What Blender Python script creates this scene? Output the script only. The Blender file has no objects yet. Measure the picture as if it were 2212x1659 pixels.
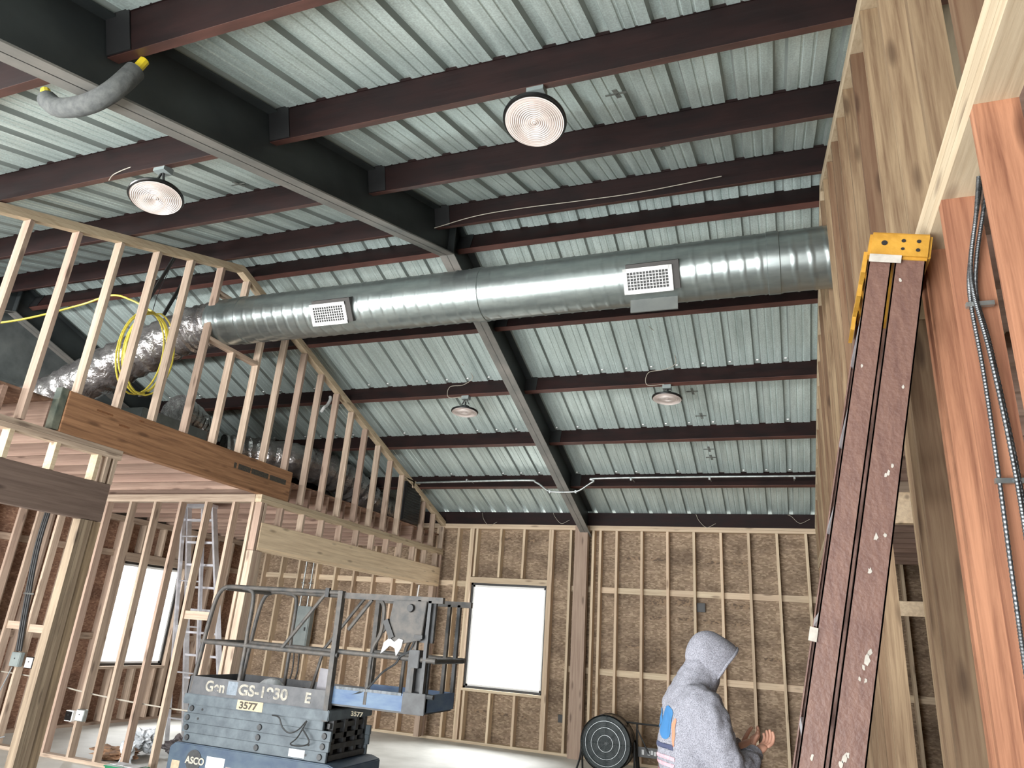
import bpy, math, random
from mathutils import Vector, Matrix, noise as mnoise
random.seed(7)
S = bpy.context.scene
COL = S.collection
V = Vector
PI = math.pi

# ------------------------------------------------------------------ materials
def _nt(name):
    m = bpy.data.materials.new(name); m.use_nodes = True
    nt = m.node_tree; b = nt.nodes['Principled BSDF']
    return m, nt, b
def _n(nt, typ, **kw):
    n = nt.nodes.new(typ)
    for k, v in kw.items():
        if k in n.inputs: n.inputs[k].default_value = v
        else: setattr(n, k, v)
    return n
def _ramp(nt, stops):
    r = nt.nodes.new('ShaderNodeValToRGB'); e = r.color_ramp.elements
    while len(e) > 1: e.remove(e[0])
    e[0].position = stops[0][0]; e[0].color = (*stops[0][1], 1)
    for p, c in stops[1:]:
        x = e.new(p); x.color = (*c, 1)
    return r
def _coord(nt, scale=(1, 1, 1)):
    tc = nt.nodes.new('ShaderNodeTexCoord'); mp = nt.nodes.new('ShaderNodeMapping')
    mp.inputs['Scale'].default_value = scale
    nt.links.new(tc.outputs['Object'], mp.inputs['Vector'])
    return mp.outputs['Vector']
def srgb(r, g, b):
    f = lambda c: (c/255/12.92 if c/255 <= .04045 else ((c/255+.055)/1.055)**2.4)
    return (f(r), f(g), f(b))
def mat(name, c1, c2=None, rough=.6, metal=0, scale=(4, 4, 4), detail=4, bump=0, bscale=None, lo=.35, hi=.65, spec=.5, rnd=0, rvar=0):
    """two-tone noise material; c1, c2 in sRGB 0-255"""
    m, nt, b = _nt(name)
    c1 = srgb(*c1); c2 = srgb(*c2) if c2 else c1
    vec = _coord(nt, scale)
    ns = _n(nt, 'ShaderNodeTexNoise', Scale=1.0, Detail=detail, Roughness=.6)
    nt.links.new(vec, ns.inputs['Vector'])
    r = _ramp(nt, [(lo, c1), (hi, c2)])
    nt.links.new(ns.outputs['Fac'], r.inputs['Fac'])
    out = r.outputs['Color']
    if rnd:
        oi = nt.nodes.new('ShaderNodeObjectInfo')
        mr = _n(nt, 'ShaderNodeMapRange'); mr.inputs['To Min'].default_value = 1-rnd; mr.inputs['To Max'].default_value = 1+rnd
        nt.links.new(oi.outputs['Random'], mr.inputs['Value'])
        hs = nt.nodes.new('ShaderNodeHueSaturation')
        nt.links.new(mr.outputs['Result'], hs.inputs['Value']); nt.links.new(out, hs.inputs['Color'])
        out = hs.outputs['Color']
    nt.links.new(out, b.inputs['Base Color'])
    b.inputs['Roughness'].default_value = rough
    b.inputs['Metallic'].default_value = metal
    b.inputs['Specular IOR Level'].default_value = spec
    if rvar:
        mr = _n(nt, 'ShaderNodeMapRange'); mr.inputs['To Min'].default_value = rough-rvar; mr.inputs['To Max'].default_value = rough+rvar
        nt.links.new(ns.outputs['Fac'], mr.inputs['Value']); nt.links.new(mr.outputs['Result'], b.inputs['Roughness'])
    if bump:
        v2 = _coord(nt, bscale or scale)
        n2 = _n(nt, 'ShaderNodeTexNoise', Scale=1.0, Detail=3)
        nt.links.new(v2, n2.inputs['Vector'])
        bp = _n(nt, 'ShaderNodeBump', Strength=bump, Distance=.02)
        nt.links.new(n2.outputs['Fac'], bp.inputs['Height']); nt.links.new(bp.outputs['Normal'], b.inputs['Normal'])
    return m
def wood(name, axis, light, dark, red, sat=.9, redamt=.5):
    """sawn lumber: grain stretched along axis, colour differs from board to board, scattered knots"""
    m, nt, b = _nt(name)
    light, dark, red = srgb(*light), srgb(*dark), srgb(*red)
    sc = [38, 38, 38]; sc[axis] = 1.6
    vec = _coord(nt, sc)
    oi = nt.nodes.new('ShaderNodeObjectInfo')
    off = _n(nt, 'ShaderNodeVectorMath', operation='SCALE'); off.inputs['Scale'].default_value = 37.0
    cmb = nt.nodes.new('ShaderNodeCombineXYZ')
    for i in range(3): nt.links.new(oi.outputs['Random'], cmb.inputs[i])
    nt.links.new(cmb.outputs[0], off.inputs[0])
    add = _n(nt, 'ShaderNodeVectorMath', operation='ADD')
    nt.links.new(vec, add.inputs[0]); nt.links.new(off.outputs[0], add.inputs[1])
    ns = _n(nt, 'ShaderNodeTexNoise', Scale=1.0, Detail=5, Roughness=.65, Distortion=.3)
    nt.links.new(add.outputs[0], ns.inputs['Vector'])
    r = _ramp(nt, [(.3, dark), (.62, light)])
    nt.links.new(ns.outputs['Fac'], r.inputs['Fac'])
    # board-to-board tint
    mr = _n(nt, 'ShaderNodeMapRange'); mr.inputs['From Min'].default_value = .35; mr.inputs['From Max'].default_value = 1; mr.inputs['To Max'].default_value = redamt
    nt.links.new(oi.outputs['Random'], mr.inputs['Value'])
    mx = _n(nt, 'ShaderNodeMix', data_type='RGBA')
    nt.links.new(mr.outputs['Result'], mx.inputs[0]); nt.links.new(r.outputs['Color'], mx.inputs[6]); mx.inputs[7].default_value = (*red, 1)
    # knots
    sk = [9, 9, 9]; sk[axis] = 2.3
    vk = _coord(nt, sk)
    addk = _n(nt, 'ShaderNodeVectorMath', operation='ADD')
    nt.links.new(vk, addk.inputs[0]); nt.links.new(off.outputs[0], addk.inputs[1])
    vo = _n(nt, 'ShaderNodeTexVoronoi', Scale=1.0)
    nt.links.new(addk.outputs[0], vo.inputs['Vector'])
    kr = _ramp(nt, [(.09, (1, 1, 1)), (.2, (0, 0, 0))])
    nt.links.new(vo.outputs['Distance'], kr.inputs['Fac'])
    mk = _n(nt, 'ShaderNodeMix', data_type='RGBA')
    km = _n(nt, 'ShaderNodeMath', operation='MULTIPLY'); km.inputs[1].default_value = .65
    nt.links.new(kr.outputs['Color'], km.inputs[0]); nt.links.new(km.outputs[0], mk.inputs[0])
    nt.links.new(mx.outputs[2], mk.inputs[6]); mk.inputs[7].default_value = (dark[0]*.35, dark[1]*.3, dark[2]*.3, 1)
    # lightness per board
    wn = nt.nodes.new('ShaderNodeTexWhiteNoise'); wn.noise_dimensions = '1D'
    nt.links.new(oi.outputs['Random'], wn.inputs['W'])
    m2 = _n(nt, 'ShaderNodeMapRange'); m2.inputs['To Min'].default_value = .78; m2.inputs['To Max'].default_value = 1.12
    nt.links.new(wn.outputs['Value'], m2.inputs['Value'])
    hs = nt.nodes.new('ShaderNodeHueSaturation'); hs.inputs['Saturation'].default_value = sat
    nt.links.new(m2.outputs['Result'], hs.inputs['Value']); nt.links.new(mk.outputs[2], hs.inputs['Color'])
    nt.links.new(hs.outputs['Color'], b.inputs['Base Color'])
    b.inputs['Roughness'].default_value = .75; b.inputs['Specular IOR Level'].default_value = .25
    bp = _n(nt, 'ShaderNodeBump', Strength=.15, Distance=.01)
    nt.links.new(ns.outputs['Fac'], bp.inputs['Height']); nt.links.new(bp.outputs['Normal'], b.inputs['Normal'])
    return m
SPL, SPD, SPR = (186, 162, 138), (144, 120, 100), (154, 118, 102)
WZ = wood('spruce_upright', 2, SPL, SPD, SPR)
WX = wood('spruce_across', 0, SPL, SPD, SPR)
WY = wood('spruce_along', 1, SPL, SPD, SPR, redamt=.25)
WZF = wood('far_wall_stud_wood', 2, (224, 200, 164), (186, 158, 126), (196, 160, 134))
WXF = wood('far_wall_block_wood', 0, (226, 204, 168), (190, 162, 130), (200, 166, 138))
FZ = wood('fir_upright', 2, (176, 138, 112), (136, 100, 80), (152, 106, 86), redamt=.6)
UZ = wood('upper_stud_wood', 2, (150, 124, 90), (98, 70, 46), (100, 62, 40), redamt=.7)
PY = wood('pale_plate_wood', 1, (202, 180, 146), (174, 148, 114), (194, 166, 132), redamt=.2)
HY = wood('pale_header_wood', 1, (244, 216, 176), (214, 182, 142), (232, 198, 158), redamt=.2)
DY = wood('weathered_header_wood', 1, (128, 106, 92), (88, 70, 60), (110, 88, 78), redamt=.5)
LV = wood('laminated_beam_wood', 1, (158, 108, 66), (108, 70, 40), (142, 92, 54), redamt=.3)

def osb_mat(name, ca, cb, cc):
    m, nt, b = _nt(name)
    ca, cb, cc = srgb(*ca), srgb(*cb), srgb(*cc)
    vo = _n(nt, 'ShaderNodeTexVoronoi', Scale=1.0); nt.links.new(_coord(nt, (26, 26, 60)), vo.inputs['Vector'])
    r = _ramp(nt, [(.1, ca), (.5, cb), (.9, cc)])
    sep = nt.nodes.new('ShaderNodeSeparateColor'); nt.links.new(vo.outputs['Color'], sep.inputs[0]); nt.links.new(sep.outputs[0], r.inputs['Fac'])
    ns = _n(nt, 'ShaderNodeTexNoise', Scale=1.0, Detail=3); nt.links.new(_coord(nt, (1.3, 1.3, 3.2)), ns.inputs['Vector'])
    r2 = _ramp(nt, [(.36, (.38, .36, .36)), (.56, (1, 1, 1))]); nt.links.new(ns.outputs['Fac'], r2.inputs['Fac'])
    mx = _n(nt, 'ShaderNodeMix', data_type='RGBA', blend_type='MULTIPLY'); mx.inputs[0].default_value = .7
    nt.links.new(r.outputs['Color'], mx.inputs[6]); nt.links.new(r2.outputs['Color'], mx.inputs[7])
    nt.links.new(mx.outputs[2], b.inputs['Base Color']); b.inputs['Roughness'].default_value = .8; b.inputs['Specular IOR Level'].default_value = .2
    return m
OSB = osb_mat('strand_board', (148, 126, 106), (124, 104, 84), (170, 148, 124))
OSBL = osb_mat('strand_board_reddish', (150, 116, 96), (124, 92, 76), (170, 136, 114))

def deck_mat():
    m, nt, b = _nt('galvanised_roof_sheet')
    ns = _n(nt, 'ShaderNodeTexNoise', Scale=1.0, Detail=4, Roughness=.7); nt.links.new(_coord(nt, (16, 1.1, 1.1)), ns.inputs['Vector'])
    r = _ramp(nt, [(.25, srgb(170, 186, 182)), (.7, srgb(220, 236, 232))]); nt.links.new(ns.outputs['Fac'], r.inputs['Fac'])
    n2 = _n(nt, 'ShaderNodeTexNoise', Scale=90, Detail=2); nt.links.new(_coord(nt), n2.inputs['Vector'])
    r2 = _ramp(nt, [(.3, (.78, .78, .78)), (.7, (1.08, 1.08, 1.08))]); nt.links.new(n2.outputs['Fac'], r2.inputs['Fac'])
    mx = _n(nt, 'ShaderNodeMix', data_type='RGBA', blend_type='MULTIPLY'); mx.inputs[0].default_value = 1
    nt.links.new(r.outputs['Color'], mx.inputs[6]); nt.links.new(r2.outputs['Color'], mx.inputs[7])
    nt.links.new(mx.outputs[2], b.inputs['Base Color'])
    b.inputs['Metallic'].default_value = .35
    mr = _n(nt, 'ShaderNodeMapRange'); mr.inputs['To Min'].default_value = .2; mr.inputs['To Max'].default_value = .48
    nt.links.new(ns.outputs['Fac'], mr.inputs['Value']); nt.links.new(mr.outputs['Result'], b.inputs['Roughness'])
    n3 = _n(nt, 'ShaderNodeTexNoise', Scale=1.0, Detail=2); nt.links.new(_coord(nt, (10, .5, .5)), n3.inputs['Vector'])
    bp = _n(nt, 'ShaderNodeBump', Strength=.35, Distance=.02); nt.links.new(n3.outputs['Fac'], bp.inputs['Height']); nt.links.new(bp.outputs['Normal'], b.inputs['Normal'])
    return m
DECK = deck_mat()
RIB = mat('shaded_rib_metal', (132, 140, 136), (156, 164, 160), rough=.55, metal=.3, scale=(10, 1, 1))  # rib sides coloured darker to imitate shade in the recesses
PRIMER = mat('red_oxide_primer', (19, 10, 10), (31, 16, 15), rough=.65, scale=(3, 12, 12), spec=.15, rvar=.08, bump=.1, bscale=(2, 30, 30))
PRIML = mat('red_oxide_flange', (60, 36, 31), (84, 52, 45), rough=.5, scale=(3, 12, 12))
STEEL = mat('dark_grey_steel', (30, 34, 35), (44, 48, 48), rough=.5, scale=(3, 2, 3))
STEELF = mat('grey_steel_flange', (96, 96, 92), (122, 118, 112), rough=.5, scale=(5, 2, 5))
BLACK = mat('black_paint', (16, 16, 17), (26, 26, 27), rough=.5)
BLACKG = mat('black_gloss', (12, 12, 13), rough=.25)
CONC = mat('concrete', (170, 168, 160), (204, 202, 194), rough=.55, scale=(1.2, 1.2, 1.2), detail=8, spec=.4, rvar=.1, bump=.05, bscale=(40, 40, 40))
GALV = mat('galvanised_steel', (146, 152, 152), (186, 192, 190), rough=.34, metal=.85, scale=(12, 12, 12), rvar=.08)
PLEN = mat('dull_sheet_metal', (112, 118, 118), (142, 148, 146), rough=.45, metal=.5, scale=(3, 3, 3))
FOIL = mat('crinkled_foil', (140, 136, 136), (190, 186, 184), rough=.26, metal=.85, scale=(6, 6, 6), bump=1.0, bscale=(16, 16, 16))
ALU = mat('aluminium', (190, 190, 196), (220, 220, 226), rough=.35, metal=.7, scale=(8, 8, 8))
WHITE = mat('white_paint', (228, 228, 226), (240, 240, 238), rough=.5)
WIRE = mat('pale_cable', (160, 152, 138), rough=.5)
YEL = mat('yellow_cable', (176, 160, 48), (206, 190, 72), rough=.45, scale=(30, 30, 30))
GASY = mat('yellow_pipe', (226, 200, 40), rough=.45)
FOAM = mat('grey_foam', (60, 62, 62), (78, 80, 78), rough=.9, scale=(30, 30, 30), bump=.2)
CAPY = mat('yellow_moulded_plastic', (160, 112, 28), (184, 134, 42), rough=.5, scale=(14, 14, 14), bump=.1, bscale=(60, 60, 60))
GLASSF = mat('red_fibreglass', (86, 58, 50), (110, 80, 68), rough=.55, scale=(50, 50, 12), bump=.15, bscale=(80, 80, 80), lo=.3, hi=.7)
GLASSD = mat('dark_red_fibreglass', (60, 26, 24), (84, 38, 34), rough=.5, scale=(20, 20, 8))
PLASTER = mat('dried_plaster', (150, 144, 134), (182, 176, 166), rough=.9, scale=(20, 20, 20))
LIFTB = mat('dusty_grey_blue_paint', (56, 65, 72), (82, 92, 98), rough=.55, scale=(9, 9, 9), detail=6, bump=.05)
LIFTD = mat('dirty_blue_paint', (36, 54, 76), (62, 78, 90), rough=.55, scale=(6, 6, 9), detail=6)
LIFTBL = mat('bright_blue_paint', (40, 72, 112), (76, 100, 124), rough=.5, scale=(4, 4, 14), detail=6)
LIFTR = mat('grimy_rail_paint', (50, 50, 50), (82, 76, 70), rough=.6, scale=(12, 12, 12), detail=6)
LIFTK = mat('greasy_dark_steel', (26, 27, 29), (52, 54, 56), rough=.5, scale=(14, 14, 14))
CREAM = mat('cream_sticker', (160, 142, 114), (180, 162, 134), rough=.6, scale=(20, 20, 20))
INK = mat('black_ink', (34, 36, 36), (70, 60, 46), rough=.8, scale=(60, 60, 60))
SMUDGE = mat('dark_smudge', (84, 88, 84), (112, 116, 110), rough=.7, scale=(20, 20, 20))
PAPER = mat('white_paper', (176, 176, 178), (206, 206, 206), rough=.8, scale=(20, 20, 20))
PLAST = mat('grey_plastic_bag', (150, 156, 160), (204, 208, 212), rough=.3, scale=(14, 14, 14), bump=.5, bscale=(20, 20, 20))
CARD = mat('brown_cardboard', (112, 82, 58), (150, 112, 82), rough=.85, scale=(10, 10, 10))
GREEN = mat('green_plastic', (18, 92, 60), (28, 120, 80), rough=.4)
BOXG = mat('grey_enclosure', (108, 118, 118), (134, 142, 140), rough=.45, scale=(4, 4, 4))
PURP = mat('purple_cable', (62, 50, 110), rough=.5)
SKIN = mat('skin', (196, 140, 116), (208, 154, 130), rough=.55, scale=(14, 14, 14))
JEANS = mat('dark_denim', (44, 52, 70), (60, 68, 88), rough=.9, scale=(60, 60, 60))
BOOT = mat('tan_leather', (110, 78, 50), (130, 94, 62), rough=.7)
LENS = None
def lens_mat():
    m, nt, b = _nt('ribbed_lens')
    tc = nt.nodes.new('ShaderNodeTexCoord')
    wv = _n(nt, 'ShaderNodeTexWave', Scale=28.0); wv.wave_type = 'RINGS'; wv.rings_direction = 'Z'
    nt.links.new(tc.outputs['Object'], wv.inputs['Vector'])
    r = _ramp(nt, [(.2, srgb(176, 160, 152)), (.8, srgb(232, 220, 214))]); nt.links.new(wv.outputs['Fac'], r.inputs['Fac'])
    nt.links.new(r.outputs['Color'], b.inputs['Base Color']); b.inputs['Roughness'].default_value = .22
    bp = _n(nt, 'ShaderNodeBump', Strength=.8, Distance=.004); nt.links.new(wv.outputs['Fac'], bp.inputs['Height']); nt.links.new(bp.outputs['Normal'], b.inputs['Normal'])
    return m
LENS = lens_mat()
def duct_mat():
    m, nt, b = _nt('spiral_duct_metal')
    ns = _n(nt, 'ShaderNodeTexNoise', Scale=1.0, Detail=4); nt.links.new(_coord(nt, (5, 18, 18)), ns.inputs['Vector'])
    r = _ramp(nt, [(.3, srgb(148, 157, 157)), (.7, srgb(170, 179, 177))]); nt.links.new(ns.outputs['Fac'], r.inputs['Fac'])
    nt.links.new(r.outputs['Color'], b.inputs['Base Color']); b.inputs['Metallic'].default_value = .9
    mr = _n(nt, 'ShaderNodeMapRange'); mr.inputs['To Min'].default_value = .28; mr.inputs['To Max'].default_value = .33
    nt.links.new(ns.outputs['Fac'], mr.inputs['Value']); nt.links.new(mr.outputs['Result'], b.inputs['Roughness'])
    return m
DUCT = duct_mat()
def glass_mat():
    m = bpy.data.materials.new('window_glass'); m.use_nodes = True; nt = m.node_tree; nt.nodes.clear()
    o = nt.nodes.new('ShaderNodeOutputMaterial'); t = nt.nodes.new('ShaderNodeBsdfTransparent'); g = nt.nodes.new('ShaderNodeBsdfGlossy')
    g.inputs['Roughness'].default_value = .03; mx = nt.nodes.new('ShaderNodeMixShader'); mx.inputs[0].default_value = .06
    nt.links.new(t.outputs[0], mx.inputs[1]); nt.links.new(g.outputs[0], mx.inputs[2]); nt.links.new(mx.outputs[0], o.inputs[0])
    return m
GLASS = glass_mat()
def film_mat():
    m = bpy.data.materials.new('clear_film'); m.use_nodes = True; nt = m.node_tree; nt.nodes.clear()
    o = nt.nodes.new('ShaderNodeOutputMaterial'); t = nt.nodes.new('ShaderNodeBsdfTransparent'); g = nt.nodes.new('ShaderNodeBsdfPrincipled')
    g.inputs['Base Color'].default_value = (.75, .76, .76, 1); g.inputs['Roughness'].default_value = .2; mx = nt.nodes.new('ShaderNodeMixShader'); mx.inputs[0].default_value = .5
    nt.links.new(t.outputs[0], mx.inputs[1]); nt.links.new(g.outputs[0], mx.inputs[2]); nt.links.new(mx.outputs[0], o.inputs[0])
    return m
FILM = film_mat()

# ------------------------------------------------------------------ mesh helpers
class MB:
    def __init__(s): s.v = []; s.f = []
    def quadbox(s, c):
        n = len(s.v); s.v += [tuple(p) for p in c]
        s.f += [tuple(n+i for i in q) for q in ((0, 3, 2, 1), (4, 5, 6, 7), (0, 1, 5, 4), (1, 2, 6, 5), (2, 3, 7, 6), (3, 0, 4, 7))]
        return s
    def box(s, x0, x1, y0, y1, z0, z1):
        return s.quadbox([(x0, y0, z0), (x1, y0, z0), (x1, y1, z0), (x0, y1, z0), (x0, y0, z1), (x1, y0, z1), (x1, y1, z1), (x0, y1, z1)])
    def beam(s, p, q, w, h, up=(0, 0, 1)):
        """rectangular bar from p to q, w across, h along up"""
        p, q = V(p), V(q); d = (q-p).normalized(); up = V(up)
        a = d.cross(up).normalized(); u = a.cross(d).normalized()
        a *= w/2; u *= h/2
        return s.quadbox([p-a-u, p+a-u, q+a-u, q-a-u, p-a+u, p+a+u, q+a+u, q-a+u])
    def tube(s, pts, r, n=8, caps=True, rad=None):
        pts = [V(p) for p in pts]; base = len(s.v); k = len(pts)
        t0 = (pts[1]-pts[0]).normalized()
        ref = V((0, 0, 1)) if abs(t0.z) < .9 else V((1, 0, 0))
        a = t0.cross(ref).normalized()
        for i, p in enumerate(pts):
            t = ((pts[min(i+1, k-1)]-pts[max(i-1, 0)])).normalized()
            a = (a - t*a.dot(t)).normalized(); b = t.cross(a)
            rr = rad[i] if rad else r
            for j in range(n):
                th = 2*PI*j/n; s.v.append(tuple(p + a*rr*math.cos(th) + b*rr*math.sin(th)))
        for i in range(k-1):
            for j in range(n):
                s.f.append((base+i*n+j, base+i*n+(j+1) % n, base+(i+1)*n+(j+1) % n, base+(i+1)*n+j))
        if caps:
            s.f.append(tuple(base+j for j in reversed(range(n)))); s.f.append(tuple(base+(k-1)*n+j for j in range(n)))
        return s
    def lathe(s, prof, n=32, o=(0, 0, 0), ax=2, closed=False):
        base = len(s.v); o = V(o)
        for r, z in prof:
            for j in range(n):
                th = 2*PI*j/n; c, d = r*math.cos(th), r*math.sin(th)
                p = {2: (c, d, z), 1: (c, z, d), 0: (z, c, d)}[ax]
                s.v.append(tuple(o+V(p)))
        for i in range(len(prof)-1):
            for j in range(n):
                s.f.append((base+i*n+j, base+i*n+(j+1) % n, base+(i+1)*n+(j+1) % n, base+(i+1)*n+j))
        if not closed:
            s.f.append(tuple(base+j for j in reversed(range(n)))); s.f.append(tuple(base+(len(prof)-1)*n+j for j in range(n)))
        return s
    def prism(s, poly, x0, x1, ax=0):
        """polygon (two coords) extruded along ax"""
        n = len(s.v); k = len(poly)
        for x in (x0, x1):
            for a, b in poly: s.v.append({0: (x, a, b), 1: (a, x, b), 2: (a, b, x)}[ax])
        s.f.append(tuple(n+i for i in range(k))); s.f.append(tuple(n+k+i for i in reversed(range(k))))
        for i in range(k): s.f.append((n+i, n+k+i, n+k+(i+1) % k, n+(i+1) % k))
        return s
    def build(s, name, m, parent=None, smooth=False, bevel=0):
        me = bpy.data.meshes.new(name); me.from_pydata(s.v, [], s.f); me.validate(); me.update()
        import bmesh
        bm = bmesh.new(); bm.from_mesh(me); bmesh.ops.recalc_face_normals(bm, faces=bm.faces)
        if bevel: bmesh.ops.bevel(bm, geom=list(bm.edges), offset=bevel, segments=2, affect='EDGES', clamp_overlap=True)
        bm.to_mesh(me); bm.free()
        me.materials.append(m)
        o = bpy.data.objects.new(name, me); COL.objects.link(o)
        if parent: o.parent = parent
        if smooth:
            me.polygons.foreach_set('use_smooth', [True]*len(me.polygons))
            try: me.set_sharp_from_angle(angle=math.radians(40))
            except Exception: pass
        return o
def tag(o, label=None, cat=None, group=None, kind=None):
    if label: o['label'] = label
    if cat: o['category'] = cat
    if group: o['group'] = group
    if kind: o['kind'] = kind
    return o
def empty(name, loc=(0, 0, 0), rz=0):
    o = bpy.data.objects.new(name, None); COL.objects.link(o); o.location = loc; o.rotation_euler = (0, 0, rz); o.empty_display_size = .1
    return o
def curve(pts, n=6):
    """Catmull-Rom through pts"""
    P = [V(p) for p in pts]; P = [P[0]*2-P[1]] + P + [P[-1]*2-P[-2]]; out = []
    for i in range(1, len(P)-2):
        for k in range(n):
            t = k/n; a, b, c, d = P[i-1:i+3]
            out.append(.5*((2*b)+(c-a)*t+(2*a-5*b+4*c-d)*t*t+(3*b-a-3*c+d)*t**3))
    out.append(P[-2]); return out
def B(name, m, parent, *a, bevel=0):
    return MB().box(*a).build(name, m, parent, bevel=bevel)
def text(s, name, size, m, parent, loc, rot, ext=.001, sx=1.0):
    c = bpy.data.curves.new(name, 'FONT'); c.body = s; c.size = size; c.extrude = ext; c.align_x = 'LEFT'; c.offset = size*.028
    o = bpy.data.objects.new(name, c); COL.objects.link(o); c.materials.append(m); o.location = loc; o.rotation_euler = rot; o.scale = (sx, 1, 1)
    bpy.context.view_layer.update()
    me = bpy.data.meshes.new_from_object(o.evaluated_get(bpy.context.evaluated_depsgraph_get())); bpy.data.objects.remove(o)
    o = bpy.data.objects.new(name, me); COL.objects.link(o); o.location = loc; o.rotation_euler = rot; o.scale = (sx, 1, 1)
    if not me.materials: me.materials.append(m)
    if parent: o.parent = parent
    return o

# ------------------------------------------------------------------ building frame of reference (metres; far wall +y, floor z=0)
D = 11.42          # face of the far wall studs
YR, ZR, SL, SP, OFF = 5.546, 5.437, .3304, 1.1422, .2423   # ridge, purlin underside at ridge, roof slope, purlin spacing
XRF = -3.008       # rafter web
XL = -5.6          # framed loft wall face
XW = .466          # framed right wall face
def line(y): return ZR - SL*abs(y-YR)          # purlin underside
DK = .212
def deckz(y): return line(y) + DK

# ------------------------------------------------------------------ setting: floor, roof, walls
floor = tag(B('floor', CONC, None, -9.9, 3.7, -.6, 11.7, -.12, 0), kind='structure')
tag(B('ground', mat('pale_gravel', (196, 192, 184), (214, 210, 204), rough=.9), None, -40, 40, -30, 50, -.3, -.16), kind='structure')

def make_deck():
    prof = []           # x, dz
    x = -9.95
    while x < 3.7:
        prof += [(x, 0), (x+.014, .036), (x+.070, .036), (x+.084, 0), (x+.150, 0), (x+.156, .006), (x+.164, .006), (x+.170, 0), (x+.218, 0), (x+.224, .006), (x+.232, .006), (x+.238, 0)]
        x += .3048
    mb = MB()
    for y0 in (-.6, YR, 11.75):
        for px, dz in prof: mb.v.append((px, y0, deckz(y0)+dz))
    k = len(prof)
    for s in range(2):
        for i in range(k-1): mb.f.append((s*k+i, s*k+i+1, (s+1)*k+i+1, (s+1)*k+i))
    o = mb.build('ceiling', DECK); o.data.materials.append(RIB)
    for p in o.data.polygons:
        k_ = int(round(((p.center.x+9.95) % .3048)*1000))
        if k_ < 14 or 70 < k_ < 84: p.material_index = 1
    return tag(o, kind='structure')
deck = make_deck()
# white specks imitating daylight leaking in where ribs cross the purlins
PY_N = [YR-OFF-i*SP for i in range(5)]
PY_F = [YR+OFF+i*SP for i in range(5)]
mb = MB()
for yy, sg in [(y, -1) for y in PY_N[1:4]] + [(y, -1) for y in PY_F[1:]]:
    x = -9.95+.044
    while x < .4:
        if random.random() < .8:
            y2 = yy + (-.085 if yy < YR else -.075)
            z = deckz(y2)
            mb.beam((x-.012, y2, z-.004), (x+.012, y2, z-.004), .02, .012, up=(0, 0, 1))
        x += .3048
mb.build('rib_light_leak', WHITE, deck)
# sprayed layout crosses on the roof sheets
mb = MB()
for x, y in ((-.85, 3.6), (-.7, 4.35), (-.72, 4.62), (-4.15, 3.85), (-3.75, 4.2), (-.95, 8.5), (-.9, 9.0), (-.88, 9.75), (-.87, 9.95), (-.6, 6.35), (-3.6, 9.2), (-3.5, 6.9)):
    sg = 1 if y < YR else -1
    z = deckz(y)-.003
    mb.beam((x-.07, y, z), (x+.07, y, z), .02, .003, up=(0, -SL*sg, 1))
    mb.beam((x, y-.06, z-.06*SL*sg), (x+.01, y+.06, z+.06*SL*sg), .03, .003, up=(0, -SL*sg, 1))
mb.build('layout_mark', SMUDGE, deck)

def framed_wall(name): return tag(empty(name), kind='structure')
# --- far wall
wf = framed_wall('wall_far')
HF = 3.45
mb = MB()
W1 = (-5.03, -3.66, .80, 2.46)   # window opening x0,x1,z0,z1
for a in ((-9.75, W1[0], 0, HF), (W1[1], 3.6, 0, HF), (W1[0], W1[1], 0, W1[2]), (W1[0], W1[1], W1[3], HF)):
    mb.box(a[0], a[1], D+.14, D+.155, a[2], a[3])
mb.build('sheathing', OSB, wf)
B('top_plate', WXF, wf, -9.7, 3.5, D, D+.14, HF-.038, HF); B('top_plate', WXF, wf, -9.7, 3.5, D, D+.14, HF-.078, HF-.040)
B('bottom_plate', WXF, wf, -9.7, 3.5, D, D+.14, 0, .038)
ST = []
x = -2.494
xs = [-2.494+.4064*i-.019 for i in range(0, 15)]
xs += [-2.9, -2.78, -3.28]
xl = [-4.104, -4.527, -4.977, -5.33]
while xl[-1] > -9.3: xl.append(xl[-1]-.4064)
allx = sorted(xs+xl)
inwin = lambda x: W1[0]-.02 < x < W1[1]+.02
for x in allx:
    if .40 < x < .62: continue
    if inwin(x):
        B('stud', WZF, wf, x-.019, x+.019, D, D+.14, W1[3]+.10, HF-.08)
        B('stud', WZF, wf, x-.019, x+.019, D, D+.14, .038, W1[2]-.04)
    else: B('stud', WZF, wf, x-.019, x+.019, D, D+.14, .038, HF-.08)
for x in (W1[0]-.02, W1[1]+.02, W1[0]-.06, W1[1]+.06): B('stud', WZF, wf, x-.019, x+.019, D, D+.14, .038, HF-.08)
B('sill_plate', WXF, wf, W1[0], W1[1], D, D+.14, W1[2]-.038, W1[2])
B('header', WXF, wf, W1[0], W1[1], D, D+.14, W1[3], W1[3]+.09)
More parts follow.
